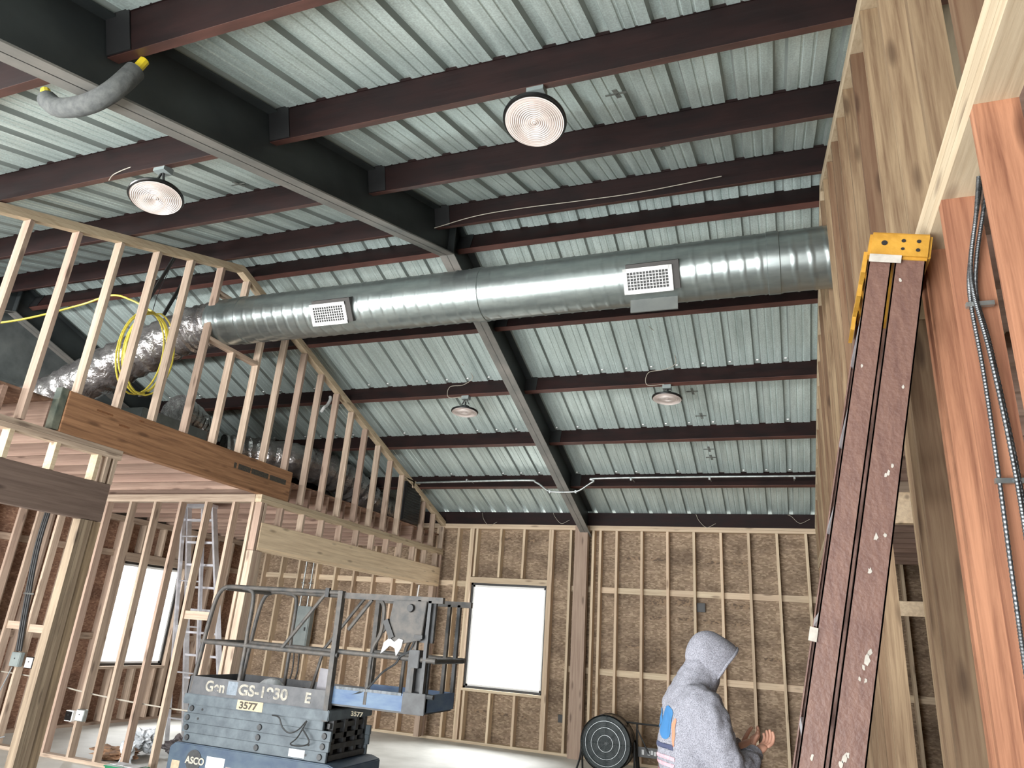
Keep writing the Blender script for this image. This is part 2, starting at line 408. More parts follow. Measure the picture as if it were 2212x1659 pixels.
# blocking rows at the sheet joints
for zz in (1.22, 2.44):
    for a, b in zip(allx[:-1], allx[1:]):
        if b-a < .2 or b-a > .6: continue
        c = (a+b)/2
        if zz < 2 and W1[0] < c < W1[1]: continue
        if zz > 2 and W1[0]-.1 < c < W1[1]+.1: continue
        B('blocking', WXF, wf, a+.019, b-.019, D+.09, D+.14, zz-.045, zz+.045)
STAMP = mat('stamped_ink_on_board', (92, 76, 62), (140, 116, 92), rough=.85, scale=(22, 22, 30), lo=.42, hi=.55)
for x, z, w_, h in ((-4.72, .47, .22, .05), (-4.32, .46, .2, .045), (-3.95, .45, .12, .045), (-4.5, 3.22, .26, .05), (-4.06, 3.2, .2, .05), (-3.7, 3.2, .1, .05), (-2.25, 2.96, .24, .05), (-1.86, 2.95, .24, .045), (-1.0, 2.93, .22, .05), (-.62, 2.93, .2, .045), (-1.85, 2.30, .3, .09), (-1.46, 2.31, .3, .1), (-.62, 2.30, .3, .08), (-1.85, 2.06, .3, .05), (-1.44, 2.07, .28, .05), (-1.04, 2.05, .3, .05), (-.65, 2.04, .28, .05), (-2.25, 1.62, .24, .04), (-1.86, 1.60, .2, .035), (-.22, 1.58, .24, .04)):
    B('printed_mark', STAMP, wf, x-w_/2, x+w_/2, D+.1385, D+.14, z-h/2, z+h/2)

# --- window in the far wall
def window_far():
    w = framed_wall('window_1')
    x0, x1, z0, z1 = W1
    fr = MB(); t = .035
    for a in ((x0, x1, z0, z0+t), (x0, x1, z1-t, z1), (x0, x0+t, z0, z1), (x1-t, x1, z0, z1)): fr.box(a[0], a[1], D+.07, D+.15, a[2], a[3])
    fr.build('window_frame', BLACK, w)
    sf = MB()
    for a in ((x0+t, x1-t, z0+t, z0+t+.03), (x0+t, x1-t, z1-t-.03, z1-t), (x0+t, x0+t+.03, z0+t, z1-t), (x1-t-.03, x1-t, z0+t, z1-t)): sf.box(a[0], a[1], D+.09, D+.13, a[2], a[3])
    sf.build('sash', WHITE, w)
    B('pane', GLASS, w, x0+t+.03, x1-t-.03, D+.108, D+.112, z0+t+.03, z1-t-.03)
window_far()

# --- left outside wall
wl = framed_wall('wall_left')
LX = -9.62
W2 = (8.47, 9.72, .80, 2.34)
mb = MB()
for a in ((-.6, W2[0], 0, 3.0), (W2[1], 11.56, 0, 3.0), (W2[0], W2[1], 0, W2[2]), (W2[0], W2[1], W2[3], 3.0)):
    mb.box(LX-.155, LX-.14, a[0], a[1], a[2], a[3])
mb.build('sheathing', OSBL, wl)
B('top_plate', WY, wl, LX-.14, LX, -.5, D, 2.92, 3.0); B('bottom_plate', WY, wl, LX-.14, LX, -.5, D, 0, .038)
y = .2
ly = []
while y < 11.3:
    ly.append(y)
    if W2[0]-.02 < y < W2[1]+.02:
        B('stud', WZ, wl, LX-.14, LX, y-.019, y+.019, W2[3]+.14, 2.92); B('stud', WZ, wl, LX-.14, LX, y-.019, y+.019, .038, W2[2]-.04)
    else: B('stud', WZ, wl, LX-.14, LX, y-.019, y+.019, .038, 2.92)
    y += .4064
for y in (W2[0]-.02, W2[0]-.06, W2[1]+.02, W2[1]+.06): B('stud', WZ, wl, LX-.14, LX, y-.019, y+.019, .038, 2.92)
B('header', WY, wl, LX-.14, LX, W2[0], W2[1], W2[3], W2[3]+.13); B('sill_plate', WY, wl, LX-.14, LX, W2[0], W2[1], W2[2]-.038, W2[2])
for zz in (1.22, 2.44):
    for a, b in zip(ly[:-1], ly[1:]):
        if a < 6 or (W2[0]-.3 < a < W2[1]): continue
        B('blocking', WY, wl, LX-.14, LX-.09, a+.019, b-.019, zz-.045, zz+.045)
def window_left():
    w = framed_wall('window_2'); y0, y1, z0, z1 = W2; t = .035; fr = MB(); X0, X1 = LX-.15, LX-.07
    for a in ((y0, y1, z0, z0+t), (y0, y1, z1-t, z1), (y0, y0+t, z0, z1), (y1-t, y1, z0, z1)): fr.box(X0, X1, a[0], a[1], a[2], a[3])
    fr.build('window_frame', BLACK, w)
    sf = MB()
    for a in ((y0+t, y1-t, z0+t, z0+t+.03), (y0+t, y1-t, z1-t-.03, z1-t), (y0+t, y0+t+.03, z0+t, z1-t), (y1-t-.03, y1-t, z0+t, z1-t)): sf.box(X0+.02, X1-.02, a[0], a[1], a[2], a[3])
    sf.build('sash', WHITE, w)
    B('pane', GLASS, w, X0+.038, X0+.042, y0+t+.03, y1-t-.03, z0+t+.03, z1-t-.03)
window_left()
# gable sheet above the left wall
mb = MB(); mb.prism([(-.6, 3.0), (11.56, 3.0), (11.56, deckz(11.56)), (YR, deckz(YR)), (-.6, deckz(-.6))], LX-.17, LX-.155)
tag(mb.build('wall_gable', PLEN), kind='structure')

# --- loft: framing along x = XL
T = .089
lw = framed_wall('wall_loft_upper')
def slope_beam(mb, x0, x1, y0, y1, top, th):
    """board following the roof from y0 to y1; top(y) gives its upper face"""
    mb.quadbox([(x0, y0, top(y0)-th), (x1, y0, top(y0)-th), (x1, y1, top(y1)-th), (x0, y1, top(y1)-th), (x0, y0, top(y0)), (x1, y0, top(y0)), (x1, y1, top(y1)), (x0, y1, top(y1))])
    return mb
tp = lambda y: line(y)-.012
for a, b in ((1.0, YR), (YR, D)):
    for k in range(2): slope_beam(MB(), XL-T, XL, a, b, lambda y, k=k: tp(y)-k*.041, .04).build('top_plate', PY, lw)
sy = [3.24+.4075*i for i in range(-3, 20)]
for y in sy:
    zt = tp(y)-.083 - SL*.019
    zb = 3.352 if 3.97 < y < 7.03 else 3.0
    if 10.0 < y < 10.3: B('stud', WZ, lw, XL-T, XL, y-.09, y-.052, 3.93, zt); continue
    if 5.4 < y < 5.8:
        B('stud', WZ, lw, XL-T, XL, y-.019, y+.019, 4.98, zt); B('stud', WZ, lw, XL-T, XL, y-.019, y+.019, zb, 4.40)
    else: B('stud', WZ, lw, XL-T, XL, y-.019, y+.019, zb, zt)
B('stud', WZ, lw, XL-T, XL, D-.06, D-.022, 3.0, tp(D)-.10)
B('sill_plate', WY, lw, XL-T, XL, 5.297, 6.07, 4.40, 4.438)
B('header', WY, lw, XL-T, XL, 5.297, 6.07, 4.945, 4.98)
B('sill_plate', PY, lw, XL-T, XL, 9.79, 10.555, 3.905, 3.93)

def thing_board(name, label, cat, m, dims, group=None, bevel=.003):
    o = B(name, m, None, *dims, bevel=bevel); return tag(o, label, cat, group)
lvl = thing_board('laminated_beam', 'orange-brown laminated wood beam under the loft studs', 'beam', LV, (XL-.092, XL+.002, 3.97, 7.03, 2.99, 3.35))
st = MB()
for a, b in ((6.02, 6.06), (6.09, 6.29), (6.31, 6.6), (6.63, 6.93)):
    st.quadbox([(XL+.0022, a, 3.175), (XL+.0024, a, 3.175), (XL+.0024, b, 3.175), (XL+.0022, b, 3.175), (XL+.0022, a, 3.235), (XL+.0024, a, 3.235), (XL+.0024, b, 3.235), (XL+.0022, b, 3.235)])
st.build('ink_stamp', INK, lvl)
st = MB()
for a, b, z in ((4.25, 4.42, 3.26), (4.5, 4.62, 3.2), (4.7, 4.76, 3.3)): st.box(XL+.0022, XL+.0024, a, b, z, z+.018)
st.build('ink_stamp', mat('faint_ink', (96, 60, 34), (130, 80, 44), scale=(50, 50, 50)), lvl)
thing_board('board_offcut', 'short dark green-edged board standing against the left end of the orange-brown beam', 'board', mat('dark_painted_board', (60, 68, 60), (120, 120, 104)), (XL-.09, XL-.01, 3.90, 3.965, 3.0, 3.36))

lo = framed_wall('wall_loft_lower')
OLDW = wood('weathered_post_wood', 2, (150, 130, 104), (98, 80, 62), (122, 100, 78))
for a, b in ((1.0, 4.62), (6.56, D)):
    B('top_plate', PY if a > 5 else WY, lo, XL-T, XL, a, b, 2.945, 2.988); B('top_plate', PY if a > 5 else WY, lo, XL-T, XL, a, b, 2.90, 2.943)
for i in range(11):
    y = 6.98+.424*i
    if y < D-.05: B('stud', WZ, lo, XL-T, XL, y-.019, y+.019, 2.682, 2.90)
for y in (6.60, 6.66): B('stud', WZ, lo, XL-T, XL, y-.019, y+.019, 2.36, 2.90)
for y in (6.60, 6.64, 6.68, 6.72): B('stud', WZ, lo, XL-T, XL, y-.019, y+.019, .038, 2.355)
for y in (11.2, 11.24, 11.28, 11.38): B('stud', WZ, lo, XL-T, XL, y-.019, y+.019, .038, 2.355 if y < 11.3 else 2.9)
for y in (3.2, 3.6, 4.0, 4.40, 4.50): B('stud', PY if y < 4.45 else WZ, lo, XL-T, XL, y-.019, y+.019, 2.672, 2.90)
B('stud', WZ, lo, XL-T, XL, 4.55, 4.588, 2.672, 2.90)
for y in (4.40, 4.44, 4.48): B('stud', OLDW, lo, XL-T, XL, y-.019, y+.019, .0, 2.335)
B('stud', mat('grey_post_wood', (150, 128, 100), (112, 92, 70), scale=(38, 38, 2)), lo, XL-T-.03, XL-.01, 4.50, 4.59, 0.0, 2.335)
hd = thing_board('wall_header', 'pale yellow timber header spanning to the far wall below the loft', 'header', HY, (XL-.09, XL+.003, 6.64, D-.05, 2.36, 2.678))
B('lower_ply', HY, hd, XL-.085, XL+.0045, 6.66, D-.06, 2.37, 2.40)
thing_board('wall_header', 'weathered grey-brown timber header near the lower left', 'header', DY, (XL-.09, XL+.004, 1.0, 4.58, 2.34, 2.668))

# --- loft cross wall (faces the camera) at y = 6.6
cw = framed_wall('wall_loft_cross')
B('top_plate', WX, cw, LX, XL-.095, 6.56, 6.65, 2.945, 2.988); B('top_plate', FZ if 0 else WX, cw, LX, XL-.095, 6.56, 6.65, 2.90, 2.943)
B('bottom_plate', WX, cw, LX, XL-.02, 6.56, 6.65, 0, .038)
for x in (-5.99, -6.40, -6.80, -7.20, -7.60, -8.0, -8.4, -8.8, -9.2, -9.56): B('stud', WZ, cw, x-.019, x+.019, 6.56, 6.65, .038, 2.90)
B('stud', WZ, cw, -5.735, -5.697, 6.56, 6.65, .038, 2.90)
for a, b, z in ((-9.181, -8.819, 1.35), (-8.781, -8.419, 1.33), (-6.381, -6.009, 1.62)): B('blocking', WX, cw, a, b, 6.58, 6.64, z-.045, z+.045)

# --- loft floor joists
lj = []
y = 3.1; i = 0
while y < D-.1:
    lj.append(y); y += .4064
for i, y in enumerate(lj):
    o = B('floor_joist', wood('joist_wood', 0, (172, 140, 120), (134, 104, 88), (146, 110, 94)) if i == 0 else bpy.data.materials['joist_wood'], None, LX-.1, XL-.10, y-.019, y+.019, 3.002, 3.24)
    tag(o, 'sawn timber joist of the loft floor seen from below', 'joist', 'loft floor joists')
tag(B('loft_floor', OSBL, None, LX-.1, XL-.1, 2.9, D, 3.242, 3.26), kind='structure')

# --- right framed wall
rl = framed_wall('wall_right_lower')
T6 = .089
WR = wood('right_wall_stud', 2, (176, 118, 84), (112, 66, 44), (146, 86, 60), redamt=.6, sat=.95)
WB = wood('right_wall_far_stud', 2, (156, 128, 94), (104, 76, 52), (104, 68, 44), redamt=.5)
PX = mat('plate_underside', (214, 184, 148), (232, 204, 168), scale=(20, 3, 20), rough=.8)
for z0 in (2.862, 2.902): B('top_plate', PY, rl, XW, XW+T6, .2, D, z0, z0+.0385)
B('bottom_plate', WY, rl, XW, XW+T6, .2, 3.0, 0, .038); B('bottom_plate', WY, rl, XW, XW+T6, 4.3, D, 0, .038)
ys = [.33, .74, 1.15, 1.56, 1.945, 2.225, 2.305, 2.75, 2.9, 2.94, 2.98]
for y in ys:
    if y in (2.94, 2.98): B('stud', PY if 0 else WB, rl, XW, XW+T6, y, y+.036, .038, 2.862)
    else: B('stud', WR if y < 2.6 else WB, rl, XW, XW+T6, y, y+.038, .038, 2.862)
y = 4.30
while y < D-.05:
    B('stud', WB, rl, XW, XW+T6, y, y+.038, .038, 2.862); y += .4064
ru = framed_wall('wall_right_upper')
B('bottom_plate', PY, ru, XW, XW+T6, .2, D, 2.942, 2.98)
rt = lambda y: line(y)-.008
for a, b in ((-.4, YR), (YR, D)):
    for k in range(2): slope_beam(MB(), XW, XW+T6, a, b, lambda y, k=k: rt(y)-k*.041, .04).build('top_plate', PY, ru)
y = .34
while y < D-.05:
    B('stud', UZ, ru, XW, XW+T6, y, y+.038, 2.98, rt(y+.02)-.09); y += .4064
mb = MB(); mb.prism([(-.4, 2.98), (D, 2.98), (D, deckz(D)-.01), (YR, deckz(YR)-.01), (-.4, deckz(-.4)-.01)], XW+T6+.36, XW+T6+.37)
tag(mb.build('wall_right_lining', mat('grey_drywall_back', (150, 136, 112), (128, 112, 90), scale=(3, 3, 3))), kind='structure')  # grey lining seen between the studs, put in to block light
# room beyond the right wall: joists, cross framing, outer wall
jm = bpy.data.materials['joist_wood']
y = 1.9
while y < D-.1:
    tag(B('floor_joist', jm, None, XW+T6+.02, 3.45, y-.019, y+.019, 2.95, 3.19), 'brown timber joist seen between the studs of the right wall', 'joist', 'joists beyond the right wall'); y += .4064
tag(B('wall_right_outer', OSB, None, 3.5, 3.52, -.6, 11.56, 0, 3.2), kind='structure')
tag(B('loft_floor_right', OSBL, None, XW+T6+.02, 3.5, .2, D, 3.20, 3.22), kind='structure')
rc = framed_wall('wall_right_cross')
B('top_plate', WX, rc, XW+T6+.01, 3.48, 5.9, 5.99, 2.86, 2.94); 
for x in (.95, 1.09, 1.45, 2.1, 2.9): B('stud', WB, rc, x-.019, x+.019, 5.9, 5.99, 0, 2.86)
B('header', HY, rc, XW+T6+.01, 1.43, 5.91, 5.98, 2.63, 2.86); B('blocking', HY, rc, XW+T6+.01, 1.43, 5.885, 5.9, 1.97, 2.07)

# unseen back walls by an open bay; right one widened to block lamp light
wb = tag(MB().box(-9.8, -9.0, -.6, -.5, 0, 3.5).box(-.35, 3.6, -.6, -.5, 0, 3.5).build('wall_back_shade', OSB), kind='structure')

# ------------------------------------------------------------------ steel frame
def rafter(x, label, y1=D+.012):
    r = tag(empty('steel_rafter', (x, YR, 0)), label, 'rafter')
    bot = lambda y: line(y)-.2263
    top = lambda y: deckz(y)-.004
    def obj(mb, n, m): o = mb.build(n, m); o.parent = r; o.matrix_parent_inverse = Matrix.Translation((-x, -YR, 0)); return o
    mb = MB()
    poly = [(-.45, bot(-.45)), (YR, bot(YR)), (y1, bot(y1)), (y1, top(y1)), (YR, top(YR)), (-.45, top(-.45))]
    mb.prism(poly, x-.004, x+.004); obj(mb, 'web', STEEL)
    for nm, f, th, w in (('bottom_flange', bot, .012, .16), ('top_flange', lambda y: top(y)-.012, .012, .16)):
        mb = MB()
        for a, b in ((-.45, YR), (YR, y1)):
            slope_beam(mb, x-w/2, x+w/2, a, b, lambda y: f(y)+th, th)
        obj(mb, nm, STEELF if nm == 'bottom_flange' else STEEL)
    mb = MB(); mb.box(x-.075, x+.075, YR-.006, YR+.006, bot(YR)+.012, top(YR)-.014); obj(mb, 'splice_plate', STEEL)
    for y in (-.3, ): 
        mb = MB(); mb.box(x-.07, x+.07, y-.1, y+.1, 0, bot(y)); obj(mb, 'column', STEEL)
    return r
rafter(XRF, 'dark grey steel roof rafter with paler bottom flange crossing the ceiling diagonally')
rafter(-9.38, 'dark steel rafter glimpsed behind the upper loft studs at the far left')

def purlin(x0, x1, y, label, eave=False, ends=(1, 1)):
    """C section: web with flange turned away; underside line at y"""
    zb = line(y); sg = 1 if y < YR else -1
    s = SL*sg
    o = tag(empty('purlin', (x0, y, zb)), label, 'purlin')
    def part(mb, n, m): p = mb.build(n, m); p.parent = o; p.matrix_parent_inverse = Matrix.Translation((-x0, -y, -zb)); return p
    yw = y-.062; h = .205
    mb = MB()
    n = (0, -s, 1)
    Z = lambda yy: zb + s*(yy-y)
    # web leans square to the roof
    lean = -s*h
    c = [(x0, yw, Z(yw)), (x1, yw, Z(yw)), (x1, yw+.003, Z(yw)), (x0, yw+.003, Z(yw)), (x0, yw+lean, Z(yw)+h), (x1, yw+lean, Z(yw)+h), (x1, yw+lean+.003, Z(yw)+h), (x0, yw+lean+.003, Z(yw)+h)]
    mb.quadbox(c)
    slope = lambda yy, k: Z(yy)+k
    mb.quadbox([(x0, yw+lean, Z(yw+lean)+h-.0+s*0), (x1, yw+lean, Z(yw+lean)+h), (x1, y+lean, Z(y+lean)+h), (x0, y+lean, Z(y+lean)+h)] + [(x0, yw+lean, Z(yw+lean)+h+.003), (x1, yw+lean, Z(yw+lean)+h+.003), (x1, y+lean, Z(y+lean)+h+.003), (x0, y+lean, Z(y+lean)+h+.003)])
    part(mb, 'web', PRIMER)
    mb = MB()
    mb.quadbox([(x0, yw, Z(yw)-.003), (x1, yw, Z(yw)-.003), (x1, y, Z(y)-.003), (x0, y, Z(y)-.003), (x0, yw, Z(yw)), (x1, yw, Z(yw)), (x1, y, Z(y)), (x0, y, Z(y))])
    mb.box(x0, x1, y-.002, y, Z(y), Z(y)+.018)
    part(mb, 'flange', PRIML)
    for a, b in ([(x0+.004, x0+.16)] if ends[0] else [])+([(x1-.16, x1-.004)] if ends[1] else []):
        e0, e1 = yw-.010, yw-.010+lean*.95; z0, z1 = Z(yw)+.002, Z(yw)+h*.95
        part(MB().quadbox([(a, e0, z0), (b, e0, z0), (b, e0+.006, z0), (a, e0+.006, z0), (a, e1, z1), (b, e1, z1), (b, e1+.006, z1), (a, e1+.006, z1)]), 'clip_plate', BLACK)
    return o
near = ['first purlin behind the ridge duct', 'second', 'third', 'fourth', 'fifth']
NLx = {0: 'just camera-side of the ridge', 1: 'second camera-side of the ridge', 2: 'third camera-side of the ridge, carrying a round light', 3: 'fourth camera-side of the ridge, crossing the top of the photo', 4: 'fifth camera-side of the ridge, nearest overhead'}
FLx = {0: 'just beyond the ridge, above the spiral duct', 1: 'second beyond the ridge, directly below the spiral duct', 2: 'third beyond the ridge, carrying a round light', 3: 'fourth beyond the ridge, below the round lights', 4: 'fifth beyond the ridge, with a conduit running beside it'}
NL = ('nearest the ridge on the camera side', 'second from the ridge on the camera side', 'carrying the near round light', 'crossing the top of the photo', 'closest overhead')
FL = ('just beyond the ridge above the duct', 'directly below the duct', 'carrying the far round light', 'second from the far wall', 'beside the shiny conduit')
for i, y in enumerate(PY_N): 
    purlin(XRF+.006, XW+.5, y, 'rust-red purlin right of the rafter, '+NL[i], ends=(1, 0))
    purlin(-9.37, XRF-.006, y, 'rust-red purlin left of the rafter, '+NL[i])
for i, y in enumerate(PY_F):
    purlin(XRF+.006, XW+.5, y, 'rust-red purlin right of the rafter, '+FL[i], ends=(1, 0))
    purlin(-9.37, XRF-.006, y, 'rust-red purlin left of the rafter, '+FL[i])
# eave struts on top of the far wall
for x0, x1, s_ in ((XRF+.001, 3.5, 'right'), (-9.7, XRF-.001, 'left')):
    o = MB().box(x0, x1, D+.02, D+.13, HF+.002, deckz(D+.12)-.005).build('eave_strut', PRIMER)
    tag(o, 'dark steel eave strut along the top of the far wall, %s of the boxed post' % s_, 'beam')
# boxed timber post under the rafter at the far wall
po = tag(empty('boxed_post', (-3.065, D-.08, 0)), 'pale boxed timber post standing at the far wall under the rafter', 'post')
for n_, dims in (('face_board', (-.105, .105, -.06, -.045, 0, HF-.02)), ('side_board', (-.105, -.09, -.045, .06, 0, HF-.02)), ('side_board', (.09, .105, -.045, .06, 0, HF-.02))):
    B(n_, WZ, po, *dims)

# ------------------------------------------------------------------ spiral duct along the ridge
DY0, DZ0, DR = 5.49, 4.685, .252
du = tag(empty('spiral_duct', (XL, DY0, DZ0)), 'long round galvanised spiral duct crossing the room below the ridge', 'duct')
mb = MB(); prof = []
x = XL-.12; step = .1; n = 0
import math as _m
# pipe with a raised helical lock seam
nseg = 48; L = XW+.1-(XL-.12); pitch = .128
rows = int(L/.016)
for i in range(rows+1):
    xx = (XL-.12)+L*i/rows
    for j in range(nseg):
        th = 2*PI*j/nseg
        ph = ((xx/pitch - j/nseg) % 1.0)
        r = DR + (.0045 if ph < .13 else 0)
        mb.v.append((xx-XL, r*math.cos(th), r*math.sin(th)))
for i in range(rows):
    for j in range(nseg): mb.f.append((i*nseg+j, i*nseg+(j+1) % nseg, (i+1)*nseg+(j+1) % nseg, (i+1)*nseg+j))
mb.build('duct_pipe', DUCT, du, smooth=True)
for xx in (XL+.25, -2.55, .06):
    MB().lathe([(DR+.002, -.05), (DR+.008, -.045), (DR+.008, .045), (DR+.002, .05)], n=48, o=(xx-XL, 0, 0), ax=0).build('coupling_band', DUCT, du, smooth=True)
def register(xc, w):
    # curb box standing proud of the pipe, aimed down and towards the camera
    a = math.radians(-34)
    nrm = V((0, -math.cos(a), math.sin(a))); up = V((0, math.sin(-a)*-1, math.cos(a)))
    up = V((0, math.sin(a), math.cos(a)))*1.0
    up = V((0, nrm.z*-1, nrm.y*-1)) ; up = V((0, nrm.z, -nrm.y)); up.normalize()
    X = V((1, 0, 0)); c = V((xc-XL, 0, 0))
    def slab(d0, d1, hw, hh, mb, ox=0, oz=0):
        pts = []
        for d in (d0, d1):
            for sx, sz in ((-1, -1), (1, -1), (1, 1), (-1, 1)): pts.append(c + nrm*d + X*(sx*hw+ox) + up*(sz*hh+oz))
        mb.quadbox(pts)
    mb = MB(); slab(.16, DR+.03, w/2+.015, .118, mb, ox=.04, oz=.022); boot = mb.build('register_boot', mat('dark_boot', (34, 30, 27), (46, 42, 38)), du)  # boot's dark tone and offset also imitate the shadow beside the face
    fr = MB(); hw, hh, t = w/2, .108, .032
    slab(DR+.03, DR+.045, hw, t/2, fr, oz=hh-t/2); slab(DR+.03, DR+.045, hw, t/2, fr, oz=-hh+t/2); slab(DR+.03, DR+.045, t/2, hh, fr, ox=hw-t/2); slab(DR+.03, DR+.045, t/2, hh, fr, ox=-hw+t/2)
    f = fr.build('register_face', WHITE, du)
    bk = MB(); slab(DR+.0305, DR+.032, hw-t, hh-t, bk); bk.build('register_throat', BLACK, f)
    g = MB(); nb = int((2*hw-2*t)/.026)
    for k in range(nb+1): slab(DR+.036, DR+.042, .0022, hh-t, g, ox=-hw+t+(2*hw-2*t)*k/nb)
    for k in range(7): slab(DR+.033, DR+.037, hw-t, .0022, g, oz=-hh+t+(2*hh-2*t)*k/6)
    g.build('grille', WHITE, f)
register(-.93, .41); register(-4.09, .41)
B('damper_plate', mat('damper_grey', (86, 90, 88), (100, 104, 100)), du, -1.11-XL, -.71-XL, -.06, -.045, -DR-.11, -DR+.02)

# ------------------------------------------------------------------ foil flexible ducts and sheet metal in the loft
def flex(pts, r, name, label, n=20):
    P = curve(pts, 14); mb = MB(); rad = [r*(1+.05*math.sin(i*1.9)+.05*mnoise.noise(V((i*.5, 1, 3)))) for i in range(len(P))]
    mb.tube(P, r, n, rad=rad)
    mb.v = [tuple(V(v)+V((mnoise.noise(V(v)*9), mnoise.noise(V(v)*9+V((5, 5, 5))), mnoise.noise(V(v)*9+V((9, 1, 5)))))*.022) for v in mb.v]
    return tag(mb.build(name, FOIL, smooth=True), label, 'duct')
flex([(-5.74, 5.49, 4.685), (-6.1, 5.45, 4.60), (-6.6, 5.35, 4.34), (-7.1, 5.25, 4.06), (-7.6, 5.2, 3.82), (-8.05, 5.2, 3.70)], .24, 'foil_duct', 'foil-wrapped flexible duct drooping left from the end of the spiral duct')
flex([(-7.75, 8.05, 3.92), (-7.5, 8.45, 3.98), (-7.0, 9.1, 4.0), (-6.7, 9.8, 3.85), (-6.5, 10.3, 3.6), (-6.35, 10.9, 3.45)], .27, 'foil_duct', 'crumpled foil duct lying behind the studs over the pale header')
flex([(-7.7, 7.0, 4.24), (-7.75, 7.35, 4.16), (-7.8, 7.66, 4.05)], .25, 'foil_duct', 'short foil elbow at the right end of the grey sheet metal box')
pl = tag(empty('plenum_box', (-7.7, 6.45, 3.262)), 'grey sheet metal plenum box standing on the loft floor behind the studs', 'duct box')
B('casing', PLEN, pl, -.55, .45, -.35, .75, .0, .72, bevel=.01); B('flange', GALV, pl, -.57, .47, -.37, .77, .34, .37)
tk = tag(empty('air_handler', (-8.75, 4.5, 3.262)), 'large dull grey air handler casing at the far left of the loft', 'air handler')
B('casing', PLEN, tk, -.55, .55, -.8, .8, .0, .75, bevel=.05); B('access_panel', PLEN, tk, .55, .56, -.6, .6, .1, .65)
rg = tag(empty('return_grille', (XL-.04, 10.17, 3.27)), 'black rectangular grille box hung between the far loft studs', 'grille')
B('housing', BLACK, rg, -.1, .02, -.26, .26, 0, .62, bevel=.006)
g = MB()
for k in range(14): g.box(.02, .03, -.24, .24, .03+k*.042, .038+k*.042)
g.build('louvre', BLACKG, rg)

# yellow cable coil and run
P = []
CX, CY, CZ = -5.80, 4.70, 4.02
for k in range(5*28):
    a = 2*PI*k/28; w_ = k//28
    P.append((CX+.015*w_-.02*math.sin(a*.5+w_), CY+(.26+.012*math.sin(w_*2.1))*math.sin(a)+.01*w_, CZ+(.42+.01*math.cos(w_*3))*math.cos(a)))
cc = tag(empty('cable_coil', (CX, CY, CZ)), 'yellow cable coiled and hung behind the loft studs', 'cable')
IM = Matrix.Translation((-CX, -CY, -CZ))
o = MB().tube(P, .0085, 6).build('coil_loops', YEL); o.parent = cc; o.matrix_parent_inverse = IM
o = MB().box(CX-.04, CX+.05, CY+.12, CY+.16, CZ-.42, CZ-.37).build('cable_tie', BLACK); o.parent = cc; o.matrix_parent_inverse = IM
o = MB().tube([(CX, CY, CZ+.41), (CX-.02, CY+.02, CZ+.62), (CX+.0, CY+.1, 5.17)], .004, 5).build('hanging_cord', BLACK); o.parent = cc; o.matrix_parent_inverse = IM
tag(MB().tube(curve([(CX, CY, CZ+.44), (-6.0, 4.6, 4.56), (-6.25, 4.55, 4.62), (-6.6, 4.5, 4.52), (-7.0, 4.2, 4.25), (-7.5, 3.8, 4.02)], 8), .010, 6).build('yellow_cable', YEL), 'yellow cable trailing left from the hanging coil through the loft studs', 'cable')
for k, yy in enumerate((4.62, 4.86)):
    tag(MB().beam((-5.9, yy+.25, 5.19), (-5.95, yy+.1, 4.56), .03, .03).build('hanger_strap', BLACK), 'black strap hanging from the ridge purlin beside the yellow coil', 'strap', 'black duct straps')

# ------------------------------------------------------------------ pipe insulation at the near rafter
ins = tag(empty('pipe_insulation', (-3.1, 1.9, 4.1)), 'grey foam pipe sleeve bent under the rafter with yellow pipe ends', 'pipe')
def pin(o, par): o.parent = par; o.matrix_parent_inverse = Matrix.Translation(-par.location); return o
ip = curve([(-2.855, 1.87, 4.13), (-2.865, 1.84, 4.04), (-2.90, 1.82, 3.97), (-2.98, 1.81, 3.925), (-3.10, 1.81, 3.92), (-3.24, 1.81, 3.95), (-3.34, 1.81, 4.02)], 6)
pin(MB().tube(ip, .048, 16).build('foam_sleeve', FOAM, smooth=True), ins)
pin(MB().tube([(-2.84, 1.89, 4.21), (-2.857, 1.868, 4.12)], .024, 10).build('pipe_end', GASY), ins)
pin(MB().tube([(-3.33, 1.81, 4.01), (-3.40, 1.82, 4.10)], .024, 10).build('pipe_end', GASY), ins)

# ------------------------------------------------------------------ round high bay lights
def bay_light(x, y, z, tilt, label, ptop, r=.178):
    o = tag(empty('high_bay_light', (x, y, z)), label, 'light', None)
    R = Matrix.Rotation(tilt[0], 4, 'X') @ Matrix.Rotation(tilt[1], 4, 'Y')
    def part(mb, n, m, par=o, sm=True):
        mb.v = [tuple(R @ V(v)) for v in mb.v]; return mb.build(n, m, par, smooth=sm)
    part(MB().lathe([(r-.012, -.014), (r-.002, -.014), (r+.003, -.006), (r, .006), (r-.02, .012), (.07, .03), (.06, .07), (.03, .085)], 48), 'housing', BLACKG)
    mb = MB(); prof = [(.0005, -.022)]
    k = 0
    rr = .02
    while rr < r-.02:
        prof += [(rr, -.021+.0), (rr+.004, -.0175), (rr+.009, -.021)]; rr += .0125
    prof += [(r-.018, -.016), (r-.018, -.008)]
    part(mb.lathe(prof, 48), 'lens', LENS)
    part(MB().tube([(0, 0, .08), (0, 0, .14)], .012, 8), 'hook_stem', BLACK)
    for s_ in (-1, 1):
        o2 = MB().beam(tuple(R @ V((s_*.05, 0, .1))), (0, 0, ptop-z-.03), .012, .012, up=(0, 1, 0)).build('bracket_arm', BLACK, o)
    MB().box(-.05, .05, -.04, .04, ptop-z-.05, ptop-z-.004).build('junction_box', BOXG, o)
    return o
